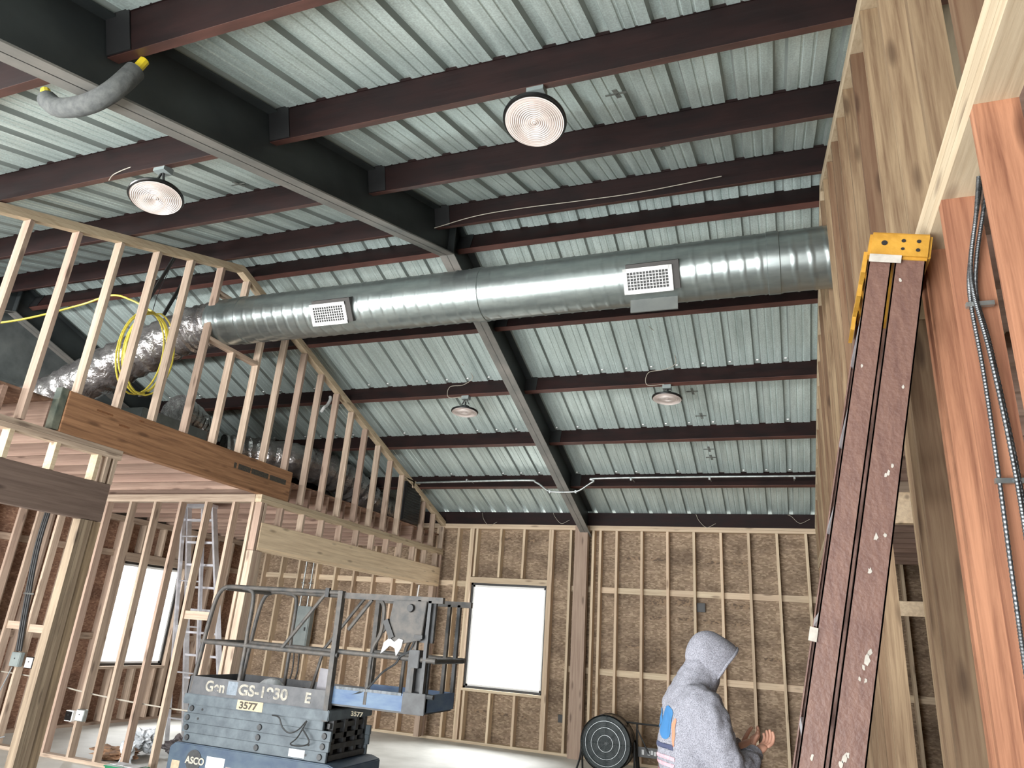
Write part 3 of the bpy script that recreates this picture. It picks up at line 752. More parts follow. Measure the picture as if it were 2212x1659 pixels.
LA = ((-1.168, 3.0, 4.375, (math.radians(-12), 0), 'round high bay light with ribbed lens nearest the camera, right of the rafter'),
      (-3.96, 3.0, 4.36, (math.radians(-4), math.radians(-13)), 'round high bay light hanging left of the rafter near the loft wall, tilted'),
      (-3.83, 8.04, 4.39, (math.radians(-4), math.radians(-1)), 'round high bay light hanging beyond the duct, left of the rafter'),
      (-1.19, 8.04, 4.44, (math.radians(-5), math.radians(2)), 'round high bay light hanging beyond the duct, right of the rafter'))
for a in LA: bay_light(a[0], a[1], a[2], a[3], a[4], line(3.02 if a[1] < 4 else 8.07))
# loose lamp wires
def wire(pts, label, r=.0035, m=WIRE, group=None): return tag(MB().tube(curve(pts, 8), r, 6).build('loose_wire', m), label, 'wire', group)
wire([(-1.22, 8.0, 4.6), (-1.42, 7.98, 4.6), (-1.40, 7.97, 4.75), (-1.2, 7.97, 4.78), (-1.07, 7.95, 4.86), (-1.12, 7.7, 5.0), (-1.28, 7.3, 5.05)], 'thin white lamp wire curling above the far right round light')
wire([(-3.86, 8.0, 4.58), (-4.06, 7.98, 4.58), (-4.05, 7.97, 4.72), (-3.85, 7.97, 4.74), (-3.72, 7.95, 4.84), (-3.8, 7.75, 4.95)], 'thin white lamp wire curling above the far left round light')
wire([(-4.0, 2.96, 4.6), (-4.2, 2.95, 4.62), (-4.36, 2.94, 4.58), (-4.4, 2.94, 4.53)], 'white wire end sticking out beside the near left round light')
wire([(-2.93, 5.1, 5.24), (-2.5, 5.08, 5.29), (-2.05, 5.08, 5.30), (-1.5, 5.08, 5.285), (-.97, 5.08, 5.28), (-.3, 5.1, 5.33)], 'thin pale cable sagging between the two ridge purlins', r=.0035)
for k, (x, z) in enumerate(((-4.9, 3.4), (-3.6, 3.45), (-1.25, 3.42), (.1, 3.5))):
    wire([(x, D-.02, deckz(D)-.06), (x+.05, D-.05, z+.12), (x+.16, D-.05, z+.02), (x+.3, D-.05, z+.08)], 'loose white wire dangling over the eave strut', r=.003, group='loose wires on the eave strut')

# ------------------------------------------------------------------ conduit along the last purlin
cy_ = 9.98
cd = tag(empty('electrical_conduit', (-2.0, cy_, 3.9)), 'shiny galvanised conduit bending down under the rafter near the far wall', 'conduit')
pts = [(-5.5, cy_, 3.87), (-3.7, cy_, 3.895), (-3.45, cy_, 3.86), (-3.27, cy_, 3.74), (-3.15, cy_, 3.715), (-2.88, cy_, 3.715), (-2.76, cy_, 3.74), (-2.55, cy_, 3.87), (-2.35, cy_, 3.915), (XW-.003, cy_, 3.92)]
pin(MB().tube(curve(pts, 6), .014, 10).build('tube', GALV, smooth=True), cd)
for x in (-4.6, -3.22, -2.82, -2.0, -.9, .2):
    z = 3.715 if -3.3 < x < -2.8 else 3.9
    pin(MB().box(x-.012, x+.012, cy_-.018, cy_+.018, z-.022, z+.022).build('coupling', GALV), cd)
    if z > 3.8: pin(MB().beam((x, cy_, z+.02), (x, cy_+.27, line(cy_+.27)+.03), .012, .004).build('strap', GALV), cd)

# ------------------------------------------------------------------ scissor lift
LO = (-5.22, 5.60)
lift = tag(empty('scissor_lift', (LO[0], LO[1], 0), math.radians(0)), 'dusty grey-blue scissor lift with guard rails and extended deck', 'scissor lift')
LL, LD = 1.56, .72
ch = MB().prism([(-.05, .17), (-.06, .50), (-.0, .545), (1.62, .545), (1.70, .52), (1.70, .17)], 0.0, LD, ax=1).build('chassis', LIFTD, lift, bevel=.008)
for x in (.2, 1.45):
    for y in (-.005, LD-.10):
        w_ = MB().lathe([(.06, 0), (.155, .0), (.165, .02), (.165, .085), (.155, .105), (.06, .105)], 28, o=(x, y, .165), ax=1).build('wheel', BLACK, lift, smooth=True)
        MB().lathe([(.02, 0), (.07, .0), (.075, .008), (.02, .016)], 16, o=(x, y-.012 if y < .1 else y+.1, .165), ax=1).build('hub', LIFTB, w_, smooth=True)
zb = .548
arms = ((.04, 1.57, zb, .078), (.01, 1.585, zb+.08, .078), (-.0, 1.59, zb+.16, .078), (.03, 1.50, zb+.24, .074))
for k, (x0, x1, z0, h) in enumerate(arms):
    for yy in (.03, LD-.06):
        a = B('scissor_arm', LIFTB, lift, x0, x1, yy, yy+.03, z0, z0+h, bevel=.003)
        if yy < .1:
            for x in ((x0+.05, .86, x1-.06) if k in (0, 1, 2) else (x0+.05,)):
                MB().lathe([(.022, -.012), (.026, -.004), (.026, 0)], 14, o=(x, yy, z0+h/2), ax=1).build('pivot_bolt', LIFTK, a, smooth=True)
            b = MB(); xx = x0+.17 if k in (2, 3) else x1-.2
            b.lathe([(.011, -.002), (.011, .001)], 10, o=(xx, yy, z0+h/2), ax=1); b.build('bolt_hole', BLACK, a)
for k in range(4):
    for x in (.3, .95, 1.42): B('cross_tube', LIFTK, lift, x, x+.05, .06, LD-.06, zb+k*.08+.02, zb+k*.08+.06)
e = MB()
for k in range(4): e.box(1.51, 1.565-.01*k, .08, LD-.08, zb+k*.08+.008, zb+k*.08+.05); 
for y in (.12, .3, .48, .62): e.box(1.50, 1.545, y, y+.045, zb, zb+.31)
e.build('end_linkage', LIFTK, lift)
# platform
B('platform_frame', LIFTB, lift, -.015, LL+.0, 0, LD, .862, .948, bevel=.006)
tb = MB().box(0, LL-.07, .012, .02, .948, 1.098).box(0, LL-.07, LD-.02, LD-.012, .948, 1.098).box(0, .012, .012, LD-.012, .948, 1.098)
tb.build('toe_board', LIFTR if 0 else mat('grimy_toe_board', (60, 62, 66), (86, 86, 88), rough=.6, scale=(7, 7, 7), detail=6), lift)
B('deck_plate', LIFTK, lift, .02, LL-.02, .02, LD-.02, .949, .955)
RW = math.pi/2
TXT = mat('worn_cream_lettering', (164, 158, 144), (116, 112, 104), rough=.7, scale=(24, 24, 24), detail=6, lo=.4, hi=.6)
text('Gen', 'lettering', .125, TXT, lift, (.20, .010, .985), (RW, 0, 0), sx=1.05)
text('GS-1930', 'lettering', .125, TXT, lift, (.575, .010, .985), (RW, 0, 0), sx=1.22)
text('E', 'lettering', .115, TXT, lift, (1.29, .010, .985), (RW, 0, 0), sx=1.1)
B('worn_patch', mat('pale_scuff', (92, 102, 112), (116, 126, 136), scale=(30, 30, 30)), lift, .45, .56, .0112, .012, .975, 1.085)
pt = B('number_plate', CREAM, lift, .60, .88, -.003, 0, .868, .946)
text('3577', 'lettering', .078, INK, pt, (.625, -.0045, .88), (RW, 0, 0), sx=1.25)
text('3577', 'lettering', .05, mat('faded_cream_number', (140, 130, 104), (100, 96, 84), scale=(40, 40, 40)), lift, (1.62, .25, .90), (RW, 0, math.radians(0)), sx=1.2)
ol = MB().lathe([(.0, -.004), (.085, -.004), (.085, 0)], 28, o=(.24, -.001, .42), ax=1).build('round_decal', LIFTK, lift)
text('ASCO', 'lettering', .075, mat('cream_letters', (166, 160, 146)), ol, (.155, -.0065, .395), (RW, 0, 0), sx=1.05)
B('warning_sticker', PAPER, lift, .38, .58, -.002, 0, .38, .47); B('warning_sticker', CREAM, lift, 0.0, .09, -.002, 0, .30, .40)
B('warning_sticker', mat('pink_white_sticker', (160, 140, 138), (138, 114, 114), scale=(40, 40, 40)), lift, .60, 1.05, -.002, 0, .37, .41)
B('warning_sticker', PAPER, lift, 1.20, 1.36, .027, .03, .56, .62)
# guard rails
def rails(yy, nm):
    R = .021
    top = curve([(.03, yy, .96), (.045, yy, 1.2), (.075, yy, 1.6), (.11, yy, 1.80), (.17, yy, 1.885), (.27, yy, 1.905), (.5, yy, 1.905), (1.5, yy, 1.905)], 6)
    MB().tube(top, R, 10).build('top_rail', LIFTR, lift, smooth=True)
    MB().tube([(.05, yy, 1.40), (1.55, yy, 1.385)], R, 10).build('mid_rail', LIFTR, lift, smooth=True)
    MB().tube(curve([(.40, yy, 1.90), (.50, yy, 1.88), (.54, yy, 1.80), (.545, yy, 1.5), (.55, yy, 1.38), (.55, yy, .95)], 5), R*.9, 10).build('rail_post', LIFTR, lift, smooth=True)
    MB().beam((1.52, yy, .86), (1.50, yy, 1.92), .045, .055, up=(0, 1, 0)).build('main_post', LIFTR, lift)
    MB().tube([(1.33, yy, 1.89), (.95, yy, 1.40), (.86, yy, .97)] if nm else [(1.33, yy, 1.89), (.95, yy, 1.40)], R*.8, 8).build('brace', LIFTR, lift, smooth=True)
rails(.03, 0); rails(LD-.03, 1)
MB().tube([(.03, .03, 1.40), (.03, LD-.03, 1.40)], .02, 8).build('end_rail', LIFTR, lift); MB().tube([(.20, .03, 1.89), (.20, LD-.03, 1.89)], .02, 8).build('end_rail', LIFTR, lift)
# extension deck
ex = MB().box(LL-.02, 2.40, .05, .06, 1.0, 1.135).box(LL-.02, 2.40, LD-.06, LD-.05, 1.0, 1.135).box(2.39, 2.40, .05, LD-.05, 1.0, 1.135)
ex = ex.build('extension_side', LIFTBL, lift)
B('lip', mat('pale_scratched_edge', (104, 110, 116), (66, 72, 76), scale=(40, 40, 10)), ex, LL, 2.2, .042, .05, 1.118, 1.14)
B('extension_deck', LIFTK, lift, .9, 2.38, .06, LD-.06, .985, 1.02)
B('extension_bumper', LIFTK, lift, 2.22, 2.43, .03, .05, .99, 1.15, bevel=.004)
for yy in (.06, LD-.06):
    MB().beam((1.5, yy, 1.885), (2.50, yy, 1.885), .04, .05).build('extension_top_rail', LIFTR, lift)
    MB().tube([(1.5, yy, 1.415), (2.48, yy, 1.405)], .022, 10).build('extension_mid_rail', LIFTR, lift, smooth=True)
    MB().tube(curve([(1.88, yy, 1.87), (1.93, yy, 1.80), (1.93, yy, 1.6), (1.87, yy, 1.47), (1.86, yy, 1.3), (1.86, yy, 1.02)], 5), .019, 8).build('extension_post', LIFTR, lift, smooth=True)
    MB().tube([(1.80, yy, 1.86), (1.60, yy, 1.60)], .018, 8).build('extension_brace', LIFTR, lift)
    for x in (2.28, 2.38): MB().beam((x, yy, 1.0), (x, yy, 1.88), .03, .04, up=(0, 1, 0)).build('end_post', LIFTK if x > 2.3 else LIFTR, lift)
MB().box(2.22, 2.42, .08, .12, 1.54, 1.87).box(2.24, 2.34, .02, .10, 1.34, 1.48).box(2.20, 2.40, .1, .14, 1.0, 1.4).build('gate_box', LIFTK, lift, bevel=.004)
MB().tube([(2.3, .06, 1.135), (2.49, .06, 1.13)], .02, 8).build('gate_bar', LIFTK, lift); MB().tube([(2.46, .06, 1.40), (2.46, LD-.06, 1.40)], .02, 8).build('end_rail', LIFTK, lift)
cb = MB().prism([(2.02, 1.55), (2.16, 1.52), (2.34, 1.56), (2.36, 1.87), (2.04, 1.87), (2.02, 1.72)], .02, .06, ax=1).build('control_box', LIFTR, lift, bevel=.004)
MB().beam((1.99, .03, 1.70), (2.07, .03, 1.56), .05, .06, up=(0, 1, 0)).build('joystick_guard', BLACK, cb)
MB().lathe([(.03, -.03), (.035, -.01), (.02, 0)], 14, o=(2.22, .02, 1.81), ax=1).build('knob', BLACK, cb)
B('cable_gland', BLACK, cb, 2.28, 2.36, .0, .04, 1.57, 1.60)
rg_ = MB()
pp = [(2.0, 1.52), (2.05, 1.56), (2.10, 1.53), (2.14, 1.56), (2.18, 1.55), (2.17, 1.49), (2.13, 1.42), (2.11, 1.48), (2.06, 1.50), (2.02, 1.46), (1.98, 1.43)]
rg_.prism(pp, .005, .018, ax=1)
lr = rg_.build('rag', PAPER, None)
lr.matrix_world = Matrix.Translation((LO[0], LO[1], 0)) @ Matrix.Rotation(math.radians(0), 4, 'Z')
tag(lr, 'white torn rag hanging from the control box of the scissor lift', 'rag')
cl = MB().tube(curve([(2.28, .03, 1.56), (2.24, .03, 1.47), (2.16, .03, 1.42), (2.12, .03, 1.36), (2.0, .04, 1.28), (1.86, .05, 1.14), (1.7, .06, 1.08), (1.6, .06, 1.08)], 8), .009, 6).build('control_cable', LIFTK, lift, smooth=True)
MB().tube(curve([(1.0, -.01, .86), (1.08, -.02, .85), (1.14, -.03, .78), (1.22, -.03, .745), (1.30, -.02, .78), (1.36, -.01, .85), (1.30, -.02, .72), (1.24, -.02, .66), (1.36, -.02, .66), (1.42, -.02, .70), (1.33, -.015, .79)], 6), .006, 6).build('dangling_cable', BLACK, lift)
B('chain_hook', BLACK, lift, 1.34, 1.38, 0, .03, 1.86, 1.94)
# things lying on the lift platform
def lift_local(o): o.matrix_world = Matrix.Translation((LO[0], LO[1], 0)) @ Matrix.Rotation(math.radians(0), 4, 'Z'); return o
o = MB().beam((1.36, .12, .956), (1.37, .14, 1.26), .10, .012, up=(0, 1, 0)).build('sheet_metal_piece', mat('scratched_sheet', (98, 96, 102), (126, 124, 128)), None); lift_local(o)
tag(o, 'angled scrap of grey sheet metal standing on the scissor lift platform', 'scrap')
o = MB().lathe([(.10, .956), (.12, .965), (.115, 1.06), (.07, 1.10), (.02, 1.115)], 24, o=(.62, .4, 0)).build('plastic_bucket', PLAST, None, smooth=True); lift_local(o)
tag(o, 'pale domed plastic bag slumped on the scissor lift platform', 'bag')
o = MB().tube(curve([(.9, .35, .97), (1.0, .3, 1.0), (1.1, .4, 1.02), (1.2, .33, 1.0), (1.12, .25, 1.04), (1.0, .38, 1.05), (.92, .3, 1.0)], 6), .02, 8).build('hose_coil', BLACK, None, smooth=True); lift_local(o)
tag(o, 'black hose heaped on the scissor lift platform', 'hose')

# ------------------------------------------------------------------ fibreglass step ladder, folded, leaning on the right wall
sl = tag(empty('step_ladder', (-.25, 2.1, 0)), 'folded red fibreglass step ladder with yellow top leaning on the right wall', 'ladder')
lean = math.atan(.207); 
A0 = V((-.284+.0, 0, 0)); dirz = V((math.sin(lean), 0, math.cos(lean))); dirx = V((math.cos(lean), 0, -math.sin(lean)))
def LP(a, y, l): return A0 + dirx*a + V((0, 2.1+y, 0)) + dirz*l        # a across the side view, l along the rail
def lslab(mb, a0, a1, y0, y1, l0, l1, spread=0):
    pts = [LP(a0-spread*.5, y0, l0), LP(a1-spread*.5, y0, l0), LP(a1-spread*.5, y1, l0), LP(a0-spread*.5, y1, l0), LP(a0, y0, l1), LP(a1, y0, l1), LP(a1, y1, l1), LP(a0, y1, l1)]
    return mb.quadbox(pts)
LT = 2.86
def mk(mb, n, m, par=sl, **k): return pin(mb.build(n, m, None, **k), par) if par is sl else mb.build(n, m, par, **k)
W0 = .50
for nm, a0, a1, m_ in (('front_rail', .0, .062, GLASSF), ('rear_rail', .070, .150, GLASSF)):
    for y0, s_ in ((0, 1), (W0, -1)):
        mb = MB()
        lslab(mb, a0, a1, y0, y0+s_*.004, 0.02, LT)
        lslab(mb, a0, a0+.004, y0, y0+s_*.026, 0.02, LT); lslab(mb, a1-.004, a1, y0, y0+s_*.026, 0.02, LT)
        r_ = mk(mb, nm, m_)
for k in range(9):
    l = .3*(k+1)-.02
    mb = MB(); lslab(mb, .002, .058, .006, W0-.006, l, l+.022); mk(mb, 'step', ALU)
    mb = MB(); lslab(mb, .002, .012, .006, .05, l-.05, l); mk(mb, 'step_brace', ALU)
for k in range(4):
    l = .45+.6*k; mb = MB(); lslab(mb, .10, .125, .006, W0-.006, l, l+.03); mk(mb, 'rear_bar', ALU)
mb = MB(); lslab(mb, -.006, .160, -.012, W0+.012, LT-.012, LT+.075); cap = mk(mb, 'top_cap', CAPY, bevel=.008)
for a, l, r in ((.035, LT+.035, .0085), (.085, LT+.045, .006), (.125, LT+.045, .006), (.085, LT+.018, .005), (.125, LT+.016, .006)):
    ho = MB(); c = LP(a, -.0135, l); n0 = 0
    for j in range(14):
        t = 2*PI*j/14; p = c + dirx*(r*math.cos(t)) + dirz*(r*math.sin(t)); ho.v.append(tuple(p))
    ho.f.append(tuple(range(n0, n0+14))); pin(ho.build('screw_hole', BLACK), sl)
mb = MB()
for y0, y1, l0 in ((.02, .10, -.05), (.14, .22, -.07), (.26, .34, -.05), (.38, .50, -.08)): lslab(mb, -.016, -.004, y0, y1, LT+l0, LT+.02)
mk(mb, 'tool_tray_rib', CAPY)
def splat(a, l, s, w=1):
    pm = MB(); n0 = 0
    for j in range(10):
        t = 2*PI*j/10; rr = s*(.6+.7*random.random()); pm.v.append(tuple(LP(a+rr*w*math.cos(t), -.0012, l+rr*1.8*math.sin(t)*random.uniform(.8, 1.3))))
    pm.f.append(tuple(range(n0, n0+10))); pin(pm.build('paint_splat', PLASTER), sl)
for a, l, s in ((.128, 2.22, .004), (.12, 2.20, .004), (.115, 2.19, .0035), (.11, 2.02, .005), (.13, 2.03, .004), (.105, 1.93, .005), (.128, 1.73, .006), (.124, 1.71, .007), (.118, 1.69, .004), (.112, 1.66, .004), (.126, 1.66, .003), (.10, 1.47, .006), (.095, 1.455, .005), (.107, 1.48, .004), (.03, 1.45, .004), (.10, 1.35, .003), (.02, 2.5, .003), (.13, 2.45, .003), (.09, 2.78, .004)): splat(a, l, s)
mb = MB(); lslab(mb, .0, .085, -.0135, -.0125, LT-.03, LT-.004); mk(mb, 'dried_plaster', PLASTER)
for l in (1.72, 1.33): 
    mb = MB(); lslab(mb, -.016, .004, -.006, .02, l, l+.035); mk(mb, 'dried_plaster', PLASTER)
for y0 in (.0, W0-.03):
    for a in (.03, .11):
        mb = MB(); lslab(mb, a-.035, a+.035, y0-.006, y0+.036, -.04, .03); mk(mb, 'foot', BLACK)

# ------------------------------------------------------------------ aluminium step ladder inside the loft-side room
al = tag(empty('aluminium_ladder', (-7.2, 7.3, 0)), 'tall aluminium step ladder standing behind the stud wall on the left', 'ladder')
TP, BT = V((0, 7.25, 2.97)), V((0, 8.12, 0.02))
def apt(x, t): p = TP.lerp(BT, t); return (x, p.y, p.z)
for xt, xb in ((-7.35, -7.42), (-6.93, -6.80)):
    mb = MB(); mb.beam(apt(xt, 0), apt(xb, 1), .03, .075, up=(0, 1, 0)); pin(mb.build('front_rail', ALU), al)
for k in range(10):
    t = .06+.094*k; a = apt(-7.35-.07*t, t); b_ = apt(-6.93+.13*t, t)
    pin(MB().beam(a, b_, .075, .026).build('step', ALU), al)
for xt, xb in ((-7.30, -7.36), (-6.98, -6.90)):
    pin(MB().beam((xt-.06, 7.19, 2.93), (xb-.1, 7.86, .02), .025, .05, up=(0, 1, 0)).build('rear_rail', ALU), al)
for k in range(5):
    t = .12+.19*k; pin(MB().tube([(-7.36-.1*t, 7.19+.67*t, 2.93-2.91*t), (-7.04+.04*t, 7.19+.67*t, 2.93-2.91*t)], .01, 6).build('rear_bar', ALU), al)
pin(MB().box(-7.38, -6.90, 7.17, 7.30, 2.95, 2.99).build('top_cap', ALU, bevel=.004), al)
pin(MB().box(-6.86, -6.80, 7.88, 7.90, .9, 1.05).build('label_sticker', PAPER), al)

# ------------------------------------------------------------------ drum fan and the black frame beside it
fn = tag(empty('drum_fan', (-2.33, 10.25, 0)), 'black drum fan with round wire grille standing by the far wall', 'fan', None)
R0 = .335; cz = .40
MB().lathe([(R0, -.10), (R0+.01, -.095), (R0, .0), (R0, .18), (R0+.012, .20), (R0-.004, .20), (R0-.008, .18), (R0-.008, -.10)], 48, o=(0, 0, cz), ax=1, closed=True).build('drum', BLACKG, fn, smooth=True)
gm = MB()
for rr in [R0-.01-.0125*k for k in range(26)]:
    if rr < .02: break
    pts = [(rr*math.cos(t*2*PI/40), -.105-.02*(1-rr/R0), cz+rr*math.sin(t*2*PI/40)) for t in range(41)]; gm.tube(pts, .0028, 4, caps=False)
for k in range(8):
    t = k*PI/4; gm.tube([(.03*math.cos(t), -.125, cz+.03*math.sin(t)), (R0*math.cos(t), -.10, cz+R0*math.sin(t))], .003, 4)
gm.build('wire_grille', mat('grille_wire', (76, 84, 86), rough=.3, metal=.5), fn)
WG = mat('bright_grille_ring', (170, 176, 178), rough=.3, metal=.5)
for rr in (.10, .19, .27): MB().tube([(rr*math.cos(t*2*PI/40), -.13+.02*(rr/R0), cz+rr*math.sin(t*2*PI/40)) for t in range(41)], .003, 5, caps=False).build('grille_ring', WG, fn)
MB().lathe([(.001, -.062), (R0-.012, -.062), (R0-.012, -.058), (.001, -.058)], 40, o=(0, 0, cz), ax=1).build('guard_disc', mat('slate_guard', (44, 54, 56), (58, 68, 70), rough=.4), fn)
MB().lathe([(.001, -.02), (.07, -.02), (.08, .0), (.08, .12), (.001, .12)], 20, o=(0, .02, cz), ax=1).build('motor', BLACK, fn, smooth=True)
for k in range(3):
    t = k*2*PI/3+.4; c_, s_ = math.cos(t), math.sin(t)
    mb = MB(); p = [V((.07*c_, 0, cz+.07*s_)), V((.30*c_-.08*s_, .0, cz+.32*s_+.08*c_)), V((.30*c_+.08*s_, .06, cz+.32*s_-.08*c_)), V((.07*c_+.03*s_, .04, cz+.07*s_-.03*c_))]
    mb.v = [tuple(q) for q in p]+[tuple(q+V((0, .004, 0))) for q in p]; mb.f = [(0, 1, 2, 3), (7, 6, 5, 4), (0, 4, 5, 1), (1, 5, 6, 2), (2, 6, 7, 3), (3, 7, 4, 0)]
    mb.build('blade', BLACKG, fn)
for s_ in (-1, 1):
    MB().tube(curve([(s_*(R0+.02), .02, cz+.04), (s_*(R0+.03), -.0, .2), (s_*(R0+.05), -.16, .02)], 5), .014, 8).build('stand_leg', BLACK, fn)
    MB().tube([(s_*(R0+.02), .03, cz+.0), (s_*(R0+.05), .22, .02)], .014, 8).build('stand_leg', BLACK, fn)
MB().tube([(-R0-.05, .22, .018), (R0+.05, .22, .018)], .014, 8).build('stand_bar', BLACK, fn)
fr = tag(empty('folding_frame', (-1.80, 10.42, 0)), 'black tubular folding stand with a sign plate right of the fan', 'stand')
for x in (-.17, .16):
    MB().tube([(x, 0, .02), (x, .02, .66)], .013, 8).build('upright', BLACK, fr)
    MB().tube([(x, .22, .02), (x, .02, .45)], .012, 8).build('rear_leg', BLACK, fr)
for z in (.28, .655): MB().tube([(-.17, .015, z), (.16, .015, z)], .012, 8).build('crossbar', BLACK, fr)
MB().tube([(-.17, .0, .60), (.0, -.02, .30)], .010, 8).build('brace', BLACK, fr)
MB().tube([(-.40, .02, .66), (-.17, .02, .655)], .012, 8).build('handle', BLACK, fr)
sg = B('sign_plate', BLACK, fr, -.15, .15, -.01, 0, .26, .38)
for x0, x1, z0, z1 in ((-.10, -.07, .29, .35), (-.02, .01, .29, .34), (.02, .05, .30, .35), (.06, .09, .29, .34)): B('sign_mark', PAPER, sg, x0, x1, -.012, -.01, z0, z1)

# ------------------------------------------------------------------ electrical boxes and conduits
ep = tag(empty('breaker_box', (-8.25, D-.12, 1.12)), 'grey electrical panel box on the far wall behind the scissor lift', 'electrical panel')
B('enclosure', BOXG, ep, -.18, .18, 0, .118, 0, .78, bevel=.006); B('cover', BOXG, ep, -.165, .165, -.012, 0, .02, .76, bevel=.004); B('latch', BLACK, ep, .10, .13, -.02, -.012, .36, .42)
for k, x in enumerate((-8.37, -8.21)):
    o = MB().tube([(x, D-.06, 1.90), (x+.0, D-.06, 2.99)], .017, 10).build('metal_conduit', GALV, smooth=True)
    tag(o, 'bright metal conduit rising from the grey panel, ' + ('left' if k == 0 else 'right') + ' one of the pair', 'conduit')
    for z in (2.3,): B('strap', GALV, o, x-.03, x+.03, D-.085, D-.035, z, z+.02)
for k, x in enumerate((-8.33, -8.22)):
    tag(MB().tube(curve([(x, D-.06, 1.11), (x+.03, D-.07, .8), (x-.02, D-.06, .5), (x+.02, D-.06, .002)], 6), .014, 8).build('feeder_cable', BLACK, smooth=True), 'thick dark cable dropping below the grey panel', 'cable', 'feeder cables below the panel')
def dev_box(name, x, y, z, m, label, cat='electrical box', s=.10, cover=None):
    o = tag(empty(name, (x, y, z)), label, cat); B('box_body', m, o, -s/2, s/2, -.05, 0, -s/2, s/2, bevel=.003)
    B('cover', cover or m, o, -s/2+.008, s/2-.008, -.056, -.05, -s/2+.008, s/2-.008); MB().lathe([(.001, -.06), (.008, -.06), (.008, -.056)], 10, o=(0, 0, .01), ax=1).build('knockout', BLACK, o); return o
dev_box('switch_box', -8.77, 6.555, .97, BOXG, 'square grey junction box at the foot of the black conduits, lower left', s=.16)
dev_box('switch_box', -8.52, 6.555, .95, BLACKG, 'open black box mounted just right of the grey junction box', s=.13, cover=PAPER)
dev_box('outlet_box', -7.665, 6.555, .455, WHITE, 'white-edged open outlet box low on the left stud wall', s=.11, cover=BLACKG)
dev_box('outlet_box', -7.50, 6.555, .475, GALV, 'metal outlet box with bright lid low on the left stud wall', s=.12, cover=WHITE)
dev_box('outlet_box', -3.34, D+.13, .50, BLACK, 'small black outlet box low on the far wall below the window', s=.11)
dev_box('junction_box', -1.215, D+.13, 2.25, BLACK, 'small black box high on the far wall above the person', s=.13)
for k, dx in enumerate((-.035, 0, .035)):
    tag(MB().tube(curve([(-9.03+dx+.06, 6.53, 2.88), (-8.98+dx, 6.53, 2.3), (-8.88+dx, 6.53, 1.6), (-8.78+dx, 6.53, 1.06)], 6), .014, 8).build('black_conduit', BLACK, smooth=True), 'black conduit running down the stud wall to the grey junction box', 'conduit', 'black conduits at the lower left')
B('conduit_clip', GALV, bpy.data.objects['black_conduit'], -8.96, -8.80, 6.51, 6.53, 1.72, 1.74)
tag(MB().tube(curve([(-8.80, 6.52, .88), (-8.87, 6.50, .6), (-8.92, 6.45, .35), (-8.98, 6.42, .25), (-8.7, 6.40, .12), (-8.5, 6.45, .16)], 8), .007, 6).build('grey_cable', mat('grey_cable', (120, 124, 126)), smooth=True), 'grey cable looping below the junction box at the lower left', 'cable')
tag(MB().tube(curve([(-9.45, 6.69, .80), (-8.6, 6.69, .78), (-7.9, 6.69, .70), (-7.2, 6.69, .66), (-6.5, 6.69, .64), (-5.9, 6.69, .64)], 8), .008, 6).build('pale_cable', WIRE), 'pale cable strung horizontally through the left stud wall', 'cable')
tag(MB().tube(curve([(-5.75, 10.95, 2.34), (-5.74, 10.9, 2.1), (-5.76, 10.92, 1.9), (-5.75, 10.9, 1.86)], 8), .012, 6).build('white_cable_bundle', WHITE), 'white cable tails hanging below the pale header', 'cable')

# ------------------------------------------------------------------ right side bits
CAB = (((.545, 1.87, 2.858), (.530, 1.90, 2.78), (.504, 1.92, 2.656), (.490, 1.925, 2.549), (.492, 1.925, 2.344), (.488, 1.925, 2.096), (.480, 1.925, 1.792), (.476, 1.925, 1.5), (.476, 1.925, .6)),
       ((.560, 1.87, 2.858), (.545, 1.90, 2.78), (.518, 1.92, 2.656), (.504, 1.922, 2.547), (.515, 1.922, 2.404), (.526, 1.922, 2.096), (.524, 1.922, 1.844), (.52, 1.922, 1.5), (.52, 1.922, .6)),
       ((.535, 1.85, 2.858), (.522, 1.88, 2.76), (.500, 1.905, 2.64), (.496, 1.912, 2.55), (.509, 1.912, 2.38), (.518, 1.912, 2.1), (.516, 1.912, 1.85), (.512, 1.912, 1.5), (.512, 1.912, .6)))
MCC = mat('metal_clad_cable', (74, 76, 78), (112, 114, 116), rough=.4, metal=.8, scale=(30, 30, 160))
for pts in CAB:
    P = curve(pts, 55); rad = [.0052+.0006*math.cos(i*PI) for i in range(len(P))]
    tag(MB().tube(P, .005, 8, rad=rad).build('metal_clad_cable', MCC), 'ribbed metal-clad cable hanging down the near red stud', 'cable', 'metal-clad cables on the right wall')
for k, z in enumerate((2.52, 2.06)):
    tag(B('cable_staple', GALV, None, .478, .54, 1.918, 1.932, z, z+.012), 'metal cable clip on the near red stud, ' + ('upper' if k == 0 else 'lower'), 'clip')
tag(MB().tube([(.655, 2.06, 3.225), (.655, 2.06, 4.2), (.66, 2.06, 4.6)], .05, 16).build('foil_duct', FOIL, smooth=True), 'foil wrapped duct riser behind the upper right studs', 'duct')
tag(MB().tube([(.60, 1.80, 3.225), (.60, 1.80, 3.5)], .012, 8).build('yellow_pipe', GASY), 'short yellow pipe behind the upper right studs', 'pipe')
tag(MB().tube(curve([(.99, 5.86, 2.85), (1.0, 5.86, 2.2), (1.03, 5.86, 1.5), (1.10, 5.86, .8), (1.12, 5.86, .05)], 6), .01, 6).build('purple_cable', PURP), 'purple cable running down a stud beyond the doorway', 'cable')
tag(MB().tube(curve([(-5.585, 7.50, 4.50), (-5.54, 7.45, 4.44), (-5.5, 7.35, 4.33), (-5.47, 7.25, 4.26), (-5.52, 7.28, 4.22)], 6), .02, 6, rad=None).build('plastic_strap', FILM, smooth=True), 'wisp of clear plastic caught on the sloped loft plate', 'plastic')

